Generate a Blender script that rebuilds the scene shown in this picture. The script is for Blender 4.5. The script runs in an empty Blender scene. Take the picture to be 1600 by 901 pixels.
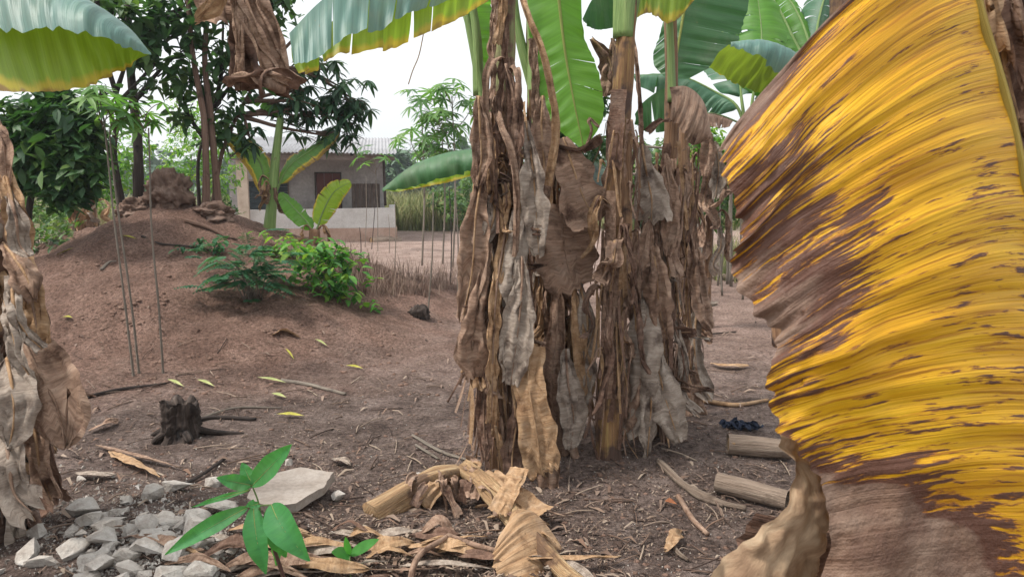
import bpy, math, random
from mathutils import Vector, noise
V = Vector
R = math.radians
scene = bpy.context.scene
C = scene.collection

# ------------------------------------------------------------------ camera
F = 1190.0; CAMZ = 1.4; PITCH = math.atan(160 / F)
cam_d = bpy.data.cameras.new('camera'); cam = bpy.data.objects.new('camera', cam_d); C.objects.link(cam)
cam.location = (0, 0, CAMZ); cam.rotation_euler = (R(90) - PITCH, 0, 0)
cam_d.sensor_width = 36; cam_d.lens = F / 1600 * 36; cam_d.clip_start = .05; cam_d.clip_end = 3000
cam_d.dof.use_dof = True; cam_d.dof.focus_distance = 3.4; cam_d.dof.aperture_fstop = 20.0
scene.camera = cam
# ------------------------------------------------------------------ light
SUN_EL, SUN_AZ = R(58), R(-105)
w = bpy.data.worlds.new('World'); scene.world = w; w.use_nodes = True
wn = w.node_tree; bg = wn.nodes['Background']
sky = wn.nodes.new('ShaderNodeTexSky'); sky.sky_type = 'NISHITA'; sky.sun_disc = False
sky.sun_elevation = SUN_EL; sky.sun_rotation = SUN_AZ; sky.air_density = 1.6; sky.dust_density = 6; sky.ozone_density = 1
hs = wn.nodes.new('ShaderNodeHueSaturation'); hs.inputs['Saturation'].default_value = .28
wn.links.new(sky.outputs[0], hs.inputs['Color'])
ctc = wn.nodes.new('ShaderNodeTexCoord'); cno = wn.nodes.new('ShaderNodeTexNoise'); cno.inputs['Scale'].default_value = 2.2; cno.inputs['Detail'].default_value = 5
crp = wn.nodes.new('ShaderNodeValToRGB'); crp.color_ramp.elements[0].position = .3; crp.color_ramp.elements[1].position = .7
crp.color_ramp.elements[0].color = (4.9, 5.15, 5.3, 1); crp.color_ramp.elements[1].color = (5.7, 5.8, 5.9, 1)
cmx = wn.nodes.new('ShaderNodeMix'); cmx.data_type = 'RGBA'; cmx.inputs[0].default_value = .72
wn.links.new(ctc.outputs['Generated'], cno.inputs['Vector']); wn.links.new(cno.outputs['Fac'], crp.inputs[0])
wn.links.new(hs.outputs[0], cmx.inputs[6]); wn.links.new(crp.outputs[0], cmx.inputs[7]); wn.links.new(cmx.outputs[2], bg.inputs[0])
bg.inputs[1].default_value = .125
sd = bpy.data.lights.new('sun', 'SUN'); so = bpy.data.objects.new('sun', sd); C.objects.link(so)
sd.energy = 2.1; sd.angle = R(11); sd.color = (1, .95, .87)
# direction towards the sun (sky rotation is clockwise from +Y)
sdir = V((math.sin(SUN_AZ) * math.cos(SUN_EL), math.cos(SUN_AZ) * math.cos(SUN_EL), math.sin(SUN_EL)))
so.rotation_euler = sdir.to_track_quat('Z', 'Y').to_euler()
scene.view_settings.view_transform = 'Standard'; scene.view_settings.look = 'None'
scene.view_settings.exposure = 0.98; scene.view_settings.gamma = 1

# ------------------------------------------------------------------ helpers
rnd = random.Random(7)
def at(px, py, d):
    x = (px - 800) / F; y = -(py - 450.5) / F
    dr = V((x, math.cos(PITCH) + y * math.sin(PITCH), -math.sin(PITCH) + y * math.cos(PITCH)))
    return V((0, 0, CAMZ)) + dr * (d / dr.y)
def fn(x, y, z=0): return noise.noise(V((x, y, z)))
MX, MY = -3.75, 8.7
def h(x, y):
    dx = x - MX; dy = y - MY
    rx = 3.9 if dx < 0 else 3.7; ry = 3.8 if dy < 0 else 3.4
    wob = 1 + .16 * fn(x * .8, y * .8, 3)
    s = math.sqrt((dx / rx) ** 2 + (dy / ry) ** 2) / wob
    z = 0
    if s < 1: z = 1.22 * (.45 * (.5 + .5 * math.cos(math.pi * s ** .8)) + .55 * (1 - s) ** 1.05)
    if z > 0: z += (.09 * fn(x * 1.6, y * 1.6, 9) + .05 * fn(x * 4.5, y * 4.5, 19) + .025 * fn(x * 11, y * 9, 29)) * min(1, z * 3)
    near = max(0, 1 - max(0, y - 14) / 10)
    z += near * (.03 * fn(x * .9, y * .9, 1) + .014 * fn(x * 3.7, y * 3.7, 5) + .007 * fn(x * 11, y * 11, 2))
    # heap under the rubble bottom left, low rise at the clumps
    z += .10 * math.exp(-(((x + 1.15) / .5) ** 2 + ((y - 2.85) / .45) ** 2))
    z += .08 * math.exp(-(((x - .45) / .7) ** 2 + ((y - 4.0) / .45) ** 2))
    if y > 26: z += (y - 26) * .004
    return z
def ground(px, py):
    a = V((0, 0, CAMZ)); d = (at(px, py, 1) - a); t = 1.0
    while t < 200:
        p = a + d * t
        if p.z <= h(p.x, p.y): break
        t += .02 if t < 14 else .1
    p = a + d * t; return V((p.x, p.y, h(p.x, p.y)))
def gd(px, d, dz=0):
    x = (px - 800) / F * d * 1.0; p = at(px, 450, d); return V((p.x, d, h(p.x, d) + dz))
def catmull(pts, n):
    pts = [V(p) for p in pts]
    if len(pts) == 2: return [pts[0].lerp(pts[1], i / (n - 1)) for i in range(n)]
    P = [pts[0] * 2 - pts[1]] + pts + [pts[-1] * 2 - pts[-2]]; out = []
    m = len(pts) - 1
    for i in range(n):
        u = i / (n - 1) * m; k = min(int(u), m - 1); t = u - k
        a, b, c, d = P[k:k + 4]
        out.append(.5 * ((2 * b) + (c - a) * t + (2 * a - 5 * b + 4 * c - d) * t * t + (3 * b - a - 3 * c + d) * t ** 3))
    return out
class MB:
    def __init__(s): s.v = []; s.f = []; s.uv = []
    def add(s, v, f, uv=None):
        o = len(s.v); s.v += [V(p) for p in v]; s.f += [tuple(i + o for i in q) for q in f]
        s.uv += uv if uv else [(0, 0)] * len(v)
    def build(s, name, mat, root=None, parent=None, smooth=True, origin=None):
        if origin is None:
            if root is not None: origin = root.location.copy()
            else:
                n = len(s.v); origin = V((sum(p.x for p in s.v) / n, sum(p.y for p in s.v) / n, min(p.z for p in s.v)))
        me = bpy.data.meshes.new(name); me.from_pydata([tuple(p - origin) for p in s.v], [], s.f)
        l = me.uv_layers.new(name='UVMap'); li = [0] * len(me.loops); me.loops.foreach_get('vertex_index', li)
        flat = []
        for i in li: flat += s.uv[i]
        l.data.foreach_set('uv', flat)
        if smooth: me.polygons.foreach_set('use_smooth', [True] * len(me.polygons))
        me.materials.append(mat); me.update()
        o = bpy.data.objects.new(name, me); C.objects.link(o)
        if root is not None: o.parent = parent or root
        else: o.location = origin
        return o
def thing(name, loc, label, cat, group=None):
    o = bpy.data.objects.new(name, None); C.objects.link(o); o.location = loc; o.empty_display_size = .1
    o['label'] = label; o['category'] = cat
    if group: o['group'] = group
    return o
def tag(o, label, cat, group=None, kind=None):
    if kind: o['kind'] = kind
    o['label'] = label; o['category'] = cat
    if group: o['group'] = group
    return o
def tube(mb, pts, rad, seg=8, n=None, ridge=0, rk=5, seed=0, cap=True, wob=0, vs=1.0):
    n = n or max(4, len(pts) * 4); P = catmull(pts, n); v = []; uv = []; f = []
    L = 0; pa = None
    for i, p in enumerate(P):
        t = i / (n - 1)
        T = (P[min(i + 1, n - 1)] - P[max(i - 1, 0)]).normalized()
        if pa is None: a = T.orthogonal().normalized()
        else: a = (pa - T * pa.dot(T)).normalized()
        pa = a; b = T.cross(a)
        if i: L += (p - P[i - 1]).length
        if callable(rad): r = rad(t)
        elif isinstance(rad, (int, float)): r = rad
        else:
            q = t * (len(rad) - 1); k = min(int(q), len(rad) - 2); r = rad[k] + (rad[k + 1] - rad[k]) * (q - k)
        for j in range(seg):
            an = 2 * math.pi * j / seg
            rr = r * (1 + ridge * math.sin(an * rk + seed + 1.5 * fn(L * 3, seed)) + wob * noise.noise(V((math.cos(an) * 1.5, math.sin(an) * 1.5, L * 6 + seed))))
            v.append(p + a * math.cos(an) * rr + b * math.sin(an) * rr); uv.append((j / seg, L * vs))
    for i in range(n - 1):
        for j in range(seg):
            k = (j + 1) % seg; f.append((i * seg + j, i * seg + k, (i + 1) * seg + k, (i + 1) * seg + j))
    if cap: f.append(tuple(range(seg - 1, -1, -1))); f.append(tuple((n - 1) * seg + j for j in range(seg)))
    mb.add(v, f, uv)
def box(mb, a, b, jit=0):
    x0, y0, z0 = a; x1, y1, z1 = b
    v = [(x0, y0, z0), (x1, y0, z0), (x1, y1, z0), (x0, y1, z0), (x0, y0, z1), (x1, y0, z1), (x1, y1, z1), (x0, y1, z1)]
    mb.add(v, [(0, 3, 2, 1), (4, 5, 6, 7), (0, 1, 5, 4), (1, 2, 6, 5), (2, 3, 7, 6), (3, 0, 4, 7)], [(0, 0), (1, 0), (1, 1), (0, 1)] * 2)

# ------------------------------------------------------------------ materials
class NT:
    def __init__(s, name):
        s.m = bpy.data.materials.new(name); s.m.use_nodes = True; s.t = s.m.node_tree
        s.b = s.t.nodes['Principled BSDF']; s.out = s.t.nodes['Material Output']
    def n(s, ty, ins=None, **kw):
        o = s.t.nodes.new('ShaderNode' + ty)
        for k, v in kw.items(): setattr(o, k, v)
        for k, v in (ins or {}).items():
            if hasattr(v, 'is_output') or isinstance(v, bpy.types.NodeSocket): s.t.links.new(v, o.inputs[k])
            else: o.inputs[k].default_value = v
        return o
    def noise(s, vec, scale, detail=4, rough=.55, dist=0):
        return s.n('TexNoise', {'Vector': vec, 'Scale': scale, 'Detail': detail, 'Roughness': rough, 'Distortion': dist}).outputs['Fac']
    def ramp(s, fac, stops, interp='LINEAR'):
        r = s.n('ValToRGB', {'Fac': fac}); cr = r.color_ramp; cr.interpolation = interp
        while len(cr.elements) < len(stops): cr.elements.new(.5)
        for e, (p, c) in zip(cr.elements, stops):
            e.position = p; e.color = (c[0], c[1], c[2], 1) if not isinstance(c, (int, float)) else (c, c, c, 1)
        return r.outputs['Color']
    def mix(s, f, a, b, mode='MIX'):
        o = s.n('Mix', data_type='RGBA', blend_type=mode)
        for k, v in ((0, f), (6, a), (7, b)):
            if isinstance(v, bpy.types.NodeSocket): s.t.links.new(v, o.inputs[k])
            else: o.inputs[k].default_value = v if k == 0 else (v[0], v[1], v[2], 1)
        return o.outputs[2]
    def math(s, op, a, b=0, c=0):
        o = s.n('Math', operation=op)
        for k, v in enumerate((a, b, c)):
            if isinstance(v, bpy.types.NodeSocket): s.t.links.new(v, o.inputs[k])
            else: o.inputs[k].default_value = v
        return o.outputs[0]
    def maprange(s, v, a, b, c=0, d=1):
        o = s.n('MapRange', {0: v, 1: a, 2: b, 3: c, 4: d}); return o.outputs[0]
    def scale(s, vec, sc, loc=(0, 0, 0)):
        return s.n('Mapping', {'Vector': vec, 'Scale': sc, 'Location': loc}).outputs[0]
    def pos(s): return s.n('NewGeometry').outputs['Position']
    def uv(s): return s.n('TexCoord').outputs['UV']
    def fin(s, col, rough=.7, bump=None, bs=.5, bd=.01, trans=0, tcol=None, spec=.3):
        if isinstance(col, bpy.types.NodeSocket): s.t.links.new(col, s.b.inputs['Base Color'])
        else: s.b.inputs['Base Color'].default_value = (*col, 1)
        if isinstance(rough, bpy.types.NodeSocket): s.t.links.new(rough, s.b.inputs['Roughness'])
        else: s.b.inputs['Roughness'].default_value = rough
        s.b.inputs['Specular IOR Level'].default_value = spec
        if bump is not None:
            bn = s.n('Bump', {'Height': bump, 'Strength': bs, 'Distance': bd}); s.t.links.new(bn.outputs[0], s.b.inputs['Normal'])
        if trans:
            tr = s.n('BsdfTranslucent'); tc = tcol if tcol is not None else col
            if isinstance(tc, bpy.types.NodeSocket): s.t.links.new(tc, tr.inputs['Color'])
            else: tr.inputs['Color'].default_value = (*tc, 1)
            mx = s.n('MixShader', {'Fac': trans}); s.t.links.new(s.b.outputs[0], mx.inputs[1]); s.t.links.new(tr.outputs[0], mx.inputs[2])
            s.t.links.new(mx.outputs[0], s.out.inputs['Surface'])
        return s.m
def mat_ground():
    n = NT('soil'); p = n.pos(); sx = n.n('SeparateXYZ', {0: p})
    big = n.noise(p, .9, 5); mid = n.noise(p, 5, 6, .65); fine = n.noise(p, 40, 5, .7); vf = n.noise(p, 160, 3, .7)
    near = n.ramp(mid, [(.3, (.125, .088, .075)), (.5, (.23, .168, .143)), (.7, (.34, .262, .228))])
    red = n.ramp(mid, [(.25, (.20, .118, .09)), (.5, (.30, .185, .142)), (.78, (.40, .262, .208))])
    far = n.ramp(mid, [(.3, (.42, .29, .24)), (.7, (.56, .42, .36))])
    # red soil of the mound
    dx = n.math('MULTIPLY', n.math('SUBTRACT', sx.outputs[0], MX), 1 / 4.2); dy = n.math('MULTIPLY', n.math('SUBTRACT', sx.outputs[1], MY + .3), 1 / 4.4)
    rr = n.math('SQRT', n.math('ADD', n.math('MULTIPLY', dx, dx), n.math('MULTIPLY', dy, dy)))
    rr = n.math('ADD', rr, n.math('MULTIPLY', n.math('SUBTRACT', big, .5), .7))
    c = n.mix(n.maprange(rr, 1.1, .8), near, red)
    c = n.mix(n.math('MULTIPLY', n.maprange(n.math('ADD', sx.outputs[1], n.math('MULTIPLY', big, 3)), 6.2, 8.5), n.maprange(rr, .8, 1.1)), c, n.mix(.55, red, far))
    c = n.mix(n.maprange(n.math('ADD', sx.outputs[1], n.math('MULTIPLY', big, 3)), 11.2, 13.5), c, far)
    # grassy land far off
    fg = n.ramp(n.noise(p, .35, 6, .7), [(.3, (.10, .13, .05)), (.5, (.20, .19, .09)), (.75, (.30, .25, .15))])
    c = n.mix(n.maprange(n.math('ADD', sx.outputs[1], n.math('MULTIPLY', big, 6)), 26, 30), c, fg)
    c = n.mix(.85, c, n.ramp(fine, [(.34, .35), (.52, .95), (.68, 1.35)]), 'MULTIPLY')
    c = n.mix(.5, c, n.ramp(vf, [(.35, .5), (.65, 1.3)]), 'MULTIPLY')
    c = n.mix(.8, c, n.ramp(n.noise(p, 1.7, 5, .6), [(.34, (.68, .66, .66)), (.5, (1, 1, 1)), (.66, (1.18, 1.18, 1.2))]), 'MULTIPLY')
    # pale crumbs
    vo = n.n('TexVoronoi', {'Vector': p, 'Scale': 55}); cr = n.math('LESS_THAN', vo.outputs['Distance'], .17)
    cr = n.math('MULTIPLY', cr, n.math('GREATER_THAN', n.noise(p, 9, 3), .56))
    c = n.mix(n.math('MULTIPLY', cr, .6), c, (.36, .29, .24))
    hgt = n.math('ADD', n.math('MULTIPLY', mid, 2.2), n.math('ADD', fine, n.math('MULTIPLY', vf, .5)))
    return n.fin(c, .95, hgt, 1.0, .035, spec=.12)
def mat_dead(name, c1, c2, c3, trans=.12, seed=0, vfreq=60):
    n = NT(name); uv = n.uv(); p = n.n('TexCoord').outputs['Object']
    vein = n.noise(n.scale(uv, (1.2, vfreq, 1), (seed, seed, 0)), 1.0, 3, .6)
    st = n.noise(n.scale(uv, (2.5, vfreq * .22, 1), (seed, 3, 0)), 1.0, 5, .65)
    bl = n.noise(p, 9, 4, .6)
    n.b.inputs['Sheen Weight'].default_value = 0
    c = n.ramp(st, [(.28, c1), (.5, c2), (.74, c3)])
    c = n.mix(n.maprange(bl, .52, .72), c, n.mix(.3, c, (.30, .25, .21)))
    c = n.mix(n.maprange(bl, .46, .30), c, (c1[0] * .5, c1[1] * .45, c1[2] * .45))
    spots = n.maprange(n.noise(p, 70, 3, .6), .66, .72)
    c = n.mix(n.math('MULTIPLY', spots, .6), c, (c1[0] * .4, c1[1] * .4, c1[2] * .4))
    c = n.mix(.55, c, n.ramp(vein, [(.3, .6), (.7, 1.25)]), 'MULTIPLY')
    hgt = n.math('ADD', vein, n.math('MULTIPLY', n.noise(p, 26, 4, .6), 2.2))
    return n.fin(c, .82, hgt, .7, .006, trans, spec=.2)
DEAD = [mat_dead('dead_leaf_brown', (.15, .088, .060), (.31, .20, .142), (.47, .335, .25), seed=1),
        mat_dead('dead_leaf_grey', (.19, .145, .115), (.35, .285, .235), (.50, .43, .365), seed=2),
        mat_dead('dead_leaf_tan', (.26, .145, .075), (.42, .265, .15), (.55, .385, .25), seed=3),
        mat_dead('dead_leaf_dark', (.08, .046, .034), (.18, .105, .075), (.29, .19, .14), seed=4)]
def mat_green(name, top, under, edge=(.55, .42, .05), edge_at=.86, brown=.0, trans=.38, tcol=None, vf=70, rough=.55):
    n = NT(name); uv = n.uv(); p = n.n('TexCoord').outputs['Object']
    su = n.n('SeparateXYZ', {0: uv}); u = n.math('ABSOLUTE', n.math('MULTIPLY', n.math('SUBTRACT', su.outputs[0], .5), 2))
    vein = n.noise(n.scale(uv, (.8, vf, 1)), 1.0, 3, .6); bl = n.noise(n.scale(uv, (2, 6, 1)), 1.0, 4, .6)
    back = n.n('NewGeometry').outputs['Backfacing']
    c = n.mix(back, top, under)
    c = n.mix(.6, c, n.ramp(vein, [(.3, .72), (.7, 1.25)]), 'MULTIPLY')
    c = n.mix(n.math('MULTIPLY', n.maprange(bl, .5, .8), .5), c, (top[0] * 2.2, top[1] * 1.5, top[2]))
    e = n.math('ADD', u, n.math('MULTIPLY', n.math('SUBTRACT', bl, .5), .6))
    c = n.mix(n.maprange(e, edge_at, edge_at + .08), c, edge)
    c = n.mix(n.maprange(e, edge_at + .12, edge_at + .16), c, (.16, .08, .04))
    if brown: 
        bb = n.noise(n.scale(uv, (3, 22, 1)), 1.0, 4, .7); c = n.mix(n.maprange(bb, .72 - brown, .76 - brown), c, (.18, .07, .035))
    sp = n.maprange(n.noise(n.scale(uv, (9, 40, 1)), 1, 4, .7), .66, .70)
    c = n.mix(n.math('MULTIPLY', sp, .7), c, (.20, .13, .05)); c = n.mix(n.math('MULTIPLY', n.maprange(n.noise(p, 5, 5, .7), .5, .7), .35), c, (.20, .20, .15))
    tc = n.mix(n.maprange(e, edge_at, edge_at + .08), tcol or (under[0] * 2.2, under[1] * 2.0, under[2] * .9), (.6, .45, .04))
    tc = n.mix(.6, tc, n.ramp(vein, [(.3, .7), (.7, 1.2)]), 'MULTIPLY')
    return n.fin(c, rough, n.math('ADD', vein, n.math('MULTIPLY', bl, 1.5)), .45, .004, trans, tc, spec=.5)
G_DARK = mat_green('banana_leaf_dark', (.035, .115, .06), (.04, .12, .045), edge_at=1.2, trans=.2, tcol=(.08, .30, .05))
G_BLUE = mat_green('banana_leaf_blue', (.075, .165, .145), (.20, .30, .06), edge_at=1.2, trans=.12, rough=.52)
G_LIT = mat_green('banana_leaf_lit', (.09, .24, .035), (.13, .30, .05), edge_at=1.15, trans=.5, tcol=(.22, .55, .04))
G_YEL = mat_green('banana_leaf_yellowing', (.17, .26, .03), (.21, .30, .03), edge=(.46, .42, .04), edge_at=.84, trans=.5, tcol=(.36, .58, .03))
G_OLIVE = mat_green('banana_leaf_olive', (.11, .15, .03), (.10, .15, .03), edge_at=1.0, brown=.07, trans=.4, tcol=(.25, .36, .03))
G_TORN = mat_green('banana_leaf_old', (.05, .16, .05), (.12, .25, .06), edge_at=.68, brown=.04)
def mat_foliage(name, cols, trans=.3, rough=.5, tm=(1.6, 1.8, .8)):
    n = NT(name); su = n.n('SeparateXYZ', {0: n.uv()})
    c = n.ramp(su.outputs[0], [(i / (len(cols) - 1), q) for i, q in enumerate(cols)])
    p = n.pos(); c = n.mix(.5, c, n.ramp(n.noise(p, 25, 3), [(.3, .6), (.7, 1.3)]), 'MULTIPLY')
    return n.fin(c, rough, None, trans=trans, tcol=n.mix(1, c, tm, 'MULTIPLY'), spec=.35)
F_DARK = mat_foliage('foliage_dark', [(.02, .055, .022), (.035, .09, .034), (.06, .13, .04), (.12, .19, .05)], .3)
F_MANGO = mat_foliage('foliage_mango', [(.018, .05, .026), (.03, .08, .038), (.055, .12, .05)], .22)
F_BRIGHT = mat_foliage('foliage_bright', [(.06, .15, .03), (.10, .24, .04), (.18, .32, .06), (.30, .36, .06)], .4)
F_FERN = mat_foliage('foliage_fern', [(.025, .085, .045), (.04, .13, .06), (.07, .17, .07)], .25)
F_MID = mat_foliage('foliage_mid', [(.03, .08, .025), (.06, .13, .035), (.11, .19, .05), (.17, .22, .07)], .3)
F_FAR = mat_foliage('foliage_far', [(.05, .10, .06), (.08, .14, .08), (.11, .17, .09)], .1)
F_CASS = mat_foliage('foliage_cassava', [(.06, .14, .05), (.10, .22, .06), (.16, .28, .08)], .4)
F_SHOOT = mat_foliage('foliage_shoot', [(.045, .19, .06), (.08, .27, .06), (.14, .36, .05)], .45)
F_BRI2 = mat_foliage('foliage_shrub', [(.03, .10, .025), (.06, .19, .035), (.11, .28, .05), (.22, .33, .06)], .35)
DRYG = mat_foliage('dry_grass', [(.14, .09, .07), (.22, .15, .12), (.32, .24, .18)], .15, .9, (1, 1, 1))
FIELD = mat_foliage('field_grass', [(.10, .15, .04), (.20, .21, .08), (.32, .27, .14)], .2, .9, (1, 1, 1))
LIT = mat_foliage('litter', [(.045, .028, .022), (.08, .05, .038), (.14, .09, .066), (.22, .155, .12), (.33, .26, .2), (.16, .09, .06)], .05, .9, (1, 1, 1))
def mat_stem(name, c1, c2, c3, dark=(.06, .035, .028), amt=.5, rough=.6):
    n = NT(name); uv = n.uv(); p = n.n('TexCoord').outputs['Object']
    st = n.noise(n.scale(uv, (14, 1.6, 1)), 1.0, 5, .65); bl = n.noise(p, 7, 5, .6); fs = n.noise(n.scale(uv, (60, 5, 1)), 1.0, 3, .6)
    c = n.ramp(st, [(.3, c1), (.5, c2), (.7, c3)])
    c = n.mix(n.maprange(bl, .62 - amt * .15, .7 - amt * .12), c, dark)
    c = n.mix(.6, c, n.ramp(fs, [(.3, .55), (.7, 1.25)]), 'MULTIPLY')
    return n.fin(c, rough, n.math('ADD', n.math('MULTIPLY', st, 2), fs), .8, .012, spec=.3)
S_BROWN = mat_stem('pseudostem_brown', (.12, .06, .035), (.26, .145, .08), (.40, .26, .155))
S_YEL = mat_stem('pseudostem_yellow', (.16, .08, .04), (.29, .165, .075), (.40, .28, .10), (.10, .06, .045), 1.2)
S_GREEN = mat_stem('pseudostem_green', (.20, .22, .09), (.28, .29, .13), (.33, .30, .16), (.17, .10, .07), 1.3)
S_GR2 = mat_stem('petiole_green', (.16, .26, .08), (.24, .36, .12), (.32, .42, .16), (.2, .2, .1), 0, .45)
S_RIB = mat_stem('midrib_pale', (.30, .38, .08), (.42, .48, .12), (.5, .54, .18), (.4, .4, .15), 0, .45)
S_CUT = mat_stem('cut_pseudostem', (.15, .085, .045), (.33, .205, .105), (.50, .37, .22), (.13, .075, .045), .6)
BARK_D = mat_stem('bark_dark', (.035, .025, .022), (.06, .045, .04), (.10, .08, .07), (.025, .02, .018), .3, .9)
BARK_R = mat_stem('bark_reddish', (.11, .06, .045), (.19, .115, .085), (.27, .18, .14), (.09, .055, .04), .3, .9)
BARK_P = mat_stem('stem_pale', (.16, .13, .11), (.26, .22, .18), (.36, .31, .26), (.15, .12, .1), .2, .9)
LOG = mat_stem('log_pale', (.15, .105, .075), (.26, .195, .15), (.35, .28, .22), (.14, .1, .075), .2, .9)
CHAR = mat_stem('charred_wood', (.018, .012, .01), (.05, .036, .03), (.13, .10, .085), (.015, .012, .012), .4, .9)
def mat_plain(name, cols, sc=6, rough=.9, bs=.6, bd=.01, fine=60, coord='Object', spec=.2, metal=0):
    n = NT(name); p = n.n('TexCoord').outputs[coord]
    a = n.noise(p, sc, 6, .65); b = n.noise(p, fine, 4, .7)
    c = n.ramp(a, [(.25 + .5 * i / max(1, len(cols) - 1), q) for i, q in enumerate(cols)])
    c = n.mix(.5, c, n.ramp(b, [(.3, .65), (.7, 1.2)]), 'MULTIPLY')
    n.b.inputs['Metallic'].default_value = metal
    return n.fin(c, rough, n.math('ADD', a, b), bs, bd, spec=spec)
CONC = mat_plain('concrete', [(.24, .19, .16), (.46, .42, .38), (.64, .61, .58)], 10, bd=.02)
SLAB = mat_plain('slab_concrete', [(.22, .175, .145), (.34, .29, .25), (.42, .37, .33)], 7, bd=.006)
CEM = mat_plain('cement_wall', [(.17, .155, .15), (.29, .275, .268), (.38, .365, .355)], 1.6, bd=.01, fine=14)
PARA = mat_plain('whitewash', [(.42, .39, .37), (.56, .54, .52), (.63, .61, .60)], 2.5, bd=.006, fine=30)
MUD = mat_plain('earth_plinth', [(.30, .19, .145), (.42, .29, .23), (.5, .38, .32)], 3, bd=.01, fine=30)
CREAM = mat_plain('cream_post', [(.36, .28, .22), (.50, .41, .33), (.58, .48, .40)], 4, bd=.004)
TIN = mat_plain('tin_roof', [(.22, .21, .215), (.31, .31, .325), (.37, .37, .385)], 1.2, .7, bs=.1, fine=9, spec=.3)
DOOR = mat_plain('door_maroon', [(.085, .03, .028), (.12, .045, .04), (.15, .06, .05)], 4, .7)
SLATE = mat_plain('shutter_slate', [(.02, .03, .036), (.032, .045, .052), (.045, .06, .068)], 4, .6)
WOOD = mat_plain('weathered_boards', [(.09, .065, .055), (.14, .105, .09), (.2, .16, .14)], 5, .9)
DARK = mat_plain('dark_wood', [(.03, .024, .02), (.05, .04, .035), (.07, .055, .05)], 5, .9)
CLOD = mat_plain('mound_clods', [(.09, .055, .042), (.20, .13, .10), (.31, .23, .19)], 6, .95, bd=.03)
CLOTH = mat_plain('dark_blue_cloth', [(.012, .015, .028), (.025, .032, .055), (.05, .06, .09)], 10, .9)
TAGR = mat_plain('fallen_orange_leaf', [(.16, .055, .025), (.26, .10, .045), (.33, .15, .07)], 12, .7)
FYEL = mat_plain('fallen_yellow_leaf', [(.22, .21, .03), (.36, .33, .06), (.42, .38, .12)], 8, .6)
FPALE = mat_plain('fallen_pale_leaf', [(.18, .23, .07), (.32, .34, .14), (.42, .42, .22)], 8, .6)

# ------------------------------------------------------------------ leaf builders
def half_blade(mb, A, B, side=1, tears=(), N=60, M=8, bulge=None, ruffle=.01, seed=0, rk=26, gap=.12, pleat=0, pk=60, jag=.02, sway=.0):
    """blade from midrib curve A to margin curve B, split at tears"""
    A = catmull(A, N * 1 + 1); B = catmull(B, N + 1)
    def lerp(L, t):
        q = min(max(t, 0), 1) * N; k = min(int(q), N - 1); return L[k].lerp(L[k + 1], q - k)
    r = random.Random(seed); cuts = [0] + sorted(tears) + [1]
    tot = sum((A[i + 1] - A[i]).length for i in range(N))
    for ci in range(len(cuts) - 1):
        a, b = cuts[ci], cuts[ci + 1]; n = max(3, int(N * (b - a)) + 1); m = (a + b) / 2
        off = r.uniform(-1, 1) * sway; v = []; uv = []; f = []
        for i in range(n + 1):
            t0 = a + (b - a) * i / n
            for j in range(M + 1):
                s = j / M; g = gap * max(0, s - .15) if len(cuts) > 2 else 0
                t = m + (t0 - m) * (1 - g * .6)
                pa, pb = lerp(A, t), lerp(B, t)
                d = pb - pa; L = d.length + 1e-6
                tt = (lerp(A, min(1, t + .02)) - lerp(A, max(0, t - .02)))
                if tt.length < 1e-6: tt = V((0, 0, 1))
                nn = d.cross(tt); nn = nn.normalized() if nn.length > 1e-9 else V((0, -1, 0))
                p = pa + d * s * (1 + (jag * fn(t * 40, seed, 3) if s > .9 else 0))
                if bulge is not None: p = p + V(bulge) * (4 * s * (1 - s)) * min(1, L * 6)
                k = min(1, L / .06)
                p = p + nn * (ruffle * k * s * fn(t * rk, s * 1.5, seed) * 1.6 + pleat * k * math.sin(t * pk + 2 * fn(s * 2, t * 3, seed)) * min(1, s * 4) + off * s * s)
                v.append(p); uv.append((.5 + side * s / 2, t))
        for i in range(n):
            for j in range(M):
                q = i * (M + 1) + j
                f.append((q, q + 1, q + M + 2, q + M + 1) if side > 0 else (q, q + M + 1, q + M + 2, q + 1))
        mb.add(v, f, uv)
def rtears(n, seed, lo=.08, hi=.95):
    r = random.Random(seed); return [r.uniform(lo, hi) for _ in range(n)]
def banana_leaf(root, pts, hw, up=(0, 0, 1), dl=.6, dr=.6, tears=5, seed=0, mat=None, pet=.25, rib=.012, parent=None, blade0=.0, ruf=.02):
    """whole leaf; pts run along petiole + midrib, blade starts at t=pet"""
    P = catmull(pts, 41); up = V(up); k0 = int(40 * pet); Q = P[k0:]; n = len(Q)
    L, Rr = [], []
    for i, p in enumerate(Q):
        t = i / (n - 1); T = (Q[min(i + 1, n - 1)] - Q[max(i - 1, 0)]).normalized()
        U = (up - T * up.dot(T)); U = U.normalized() if U.length > .05 else T.orthogonal().normalized(); S = T.cross(U).normalized()
        wd = hw * (math.sin(math.pi * min(1, max(0, t)) ** .78) ** .5 if 0 < t < 1 else 0.02)
        wd *= 1 + .06 * fn(t * 5, seed)
        Rr.append(p + (S * math.cos(dr) - U * math.sin(dr)) * wd + T * wd * .18)
        L.append(p + (-S * math.cos(dl) - U * math.sin(dl)) * wd + T * wd * .18)
    mb = MB(); bu = up * hw * .16
    half_blade(mb, Q, Rr, 1, rtears(tears, seed), 48, 6, bu, ruf, seed, sway=hw * .12)
    half_blade(mb, Q, L, -1, rtears(tears, seed + 50), 48, 6, bu, ruf, seed + 9, sway=hw * .12)
    lf = mb.build('leaf', mat or G_DARK, root, parent)
    rb = MB(); tube(rb, P, lambda t: rib * (1.15 - t * .95), 6, 30); rb.build('midrib', S_GR2, root, lf)
    return lf
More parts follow.
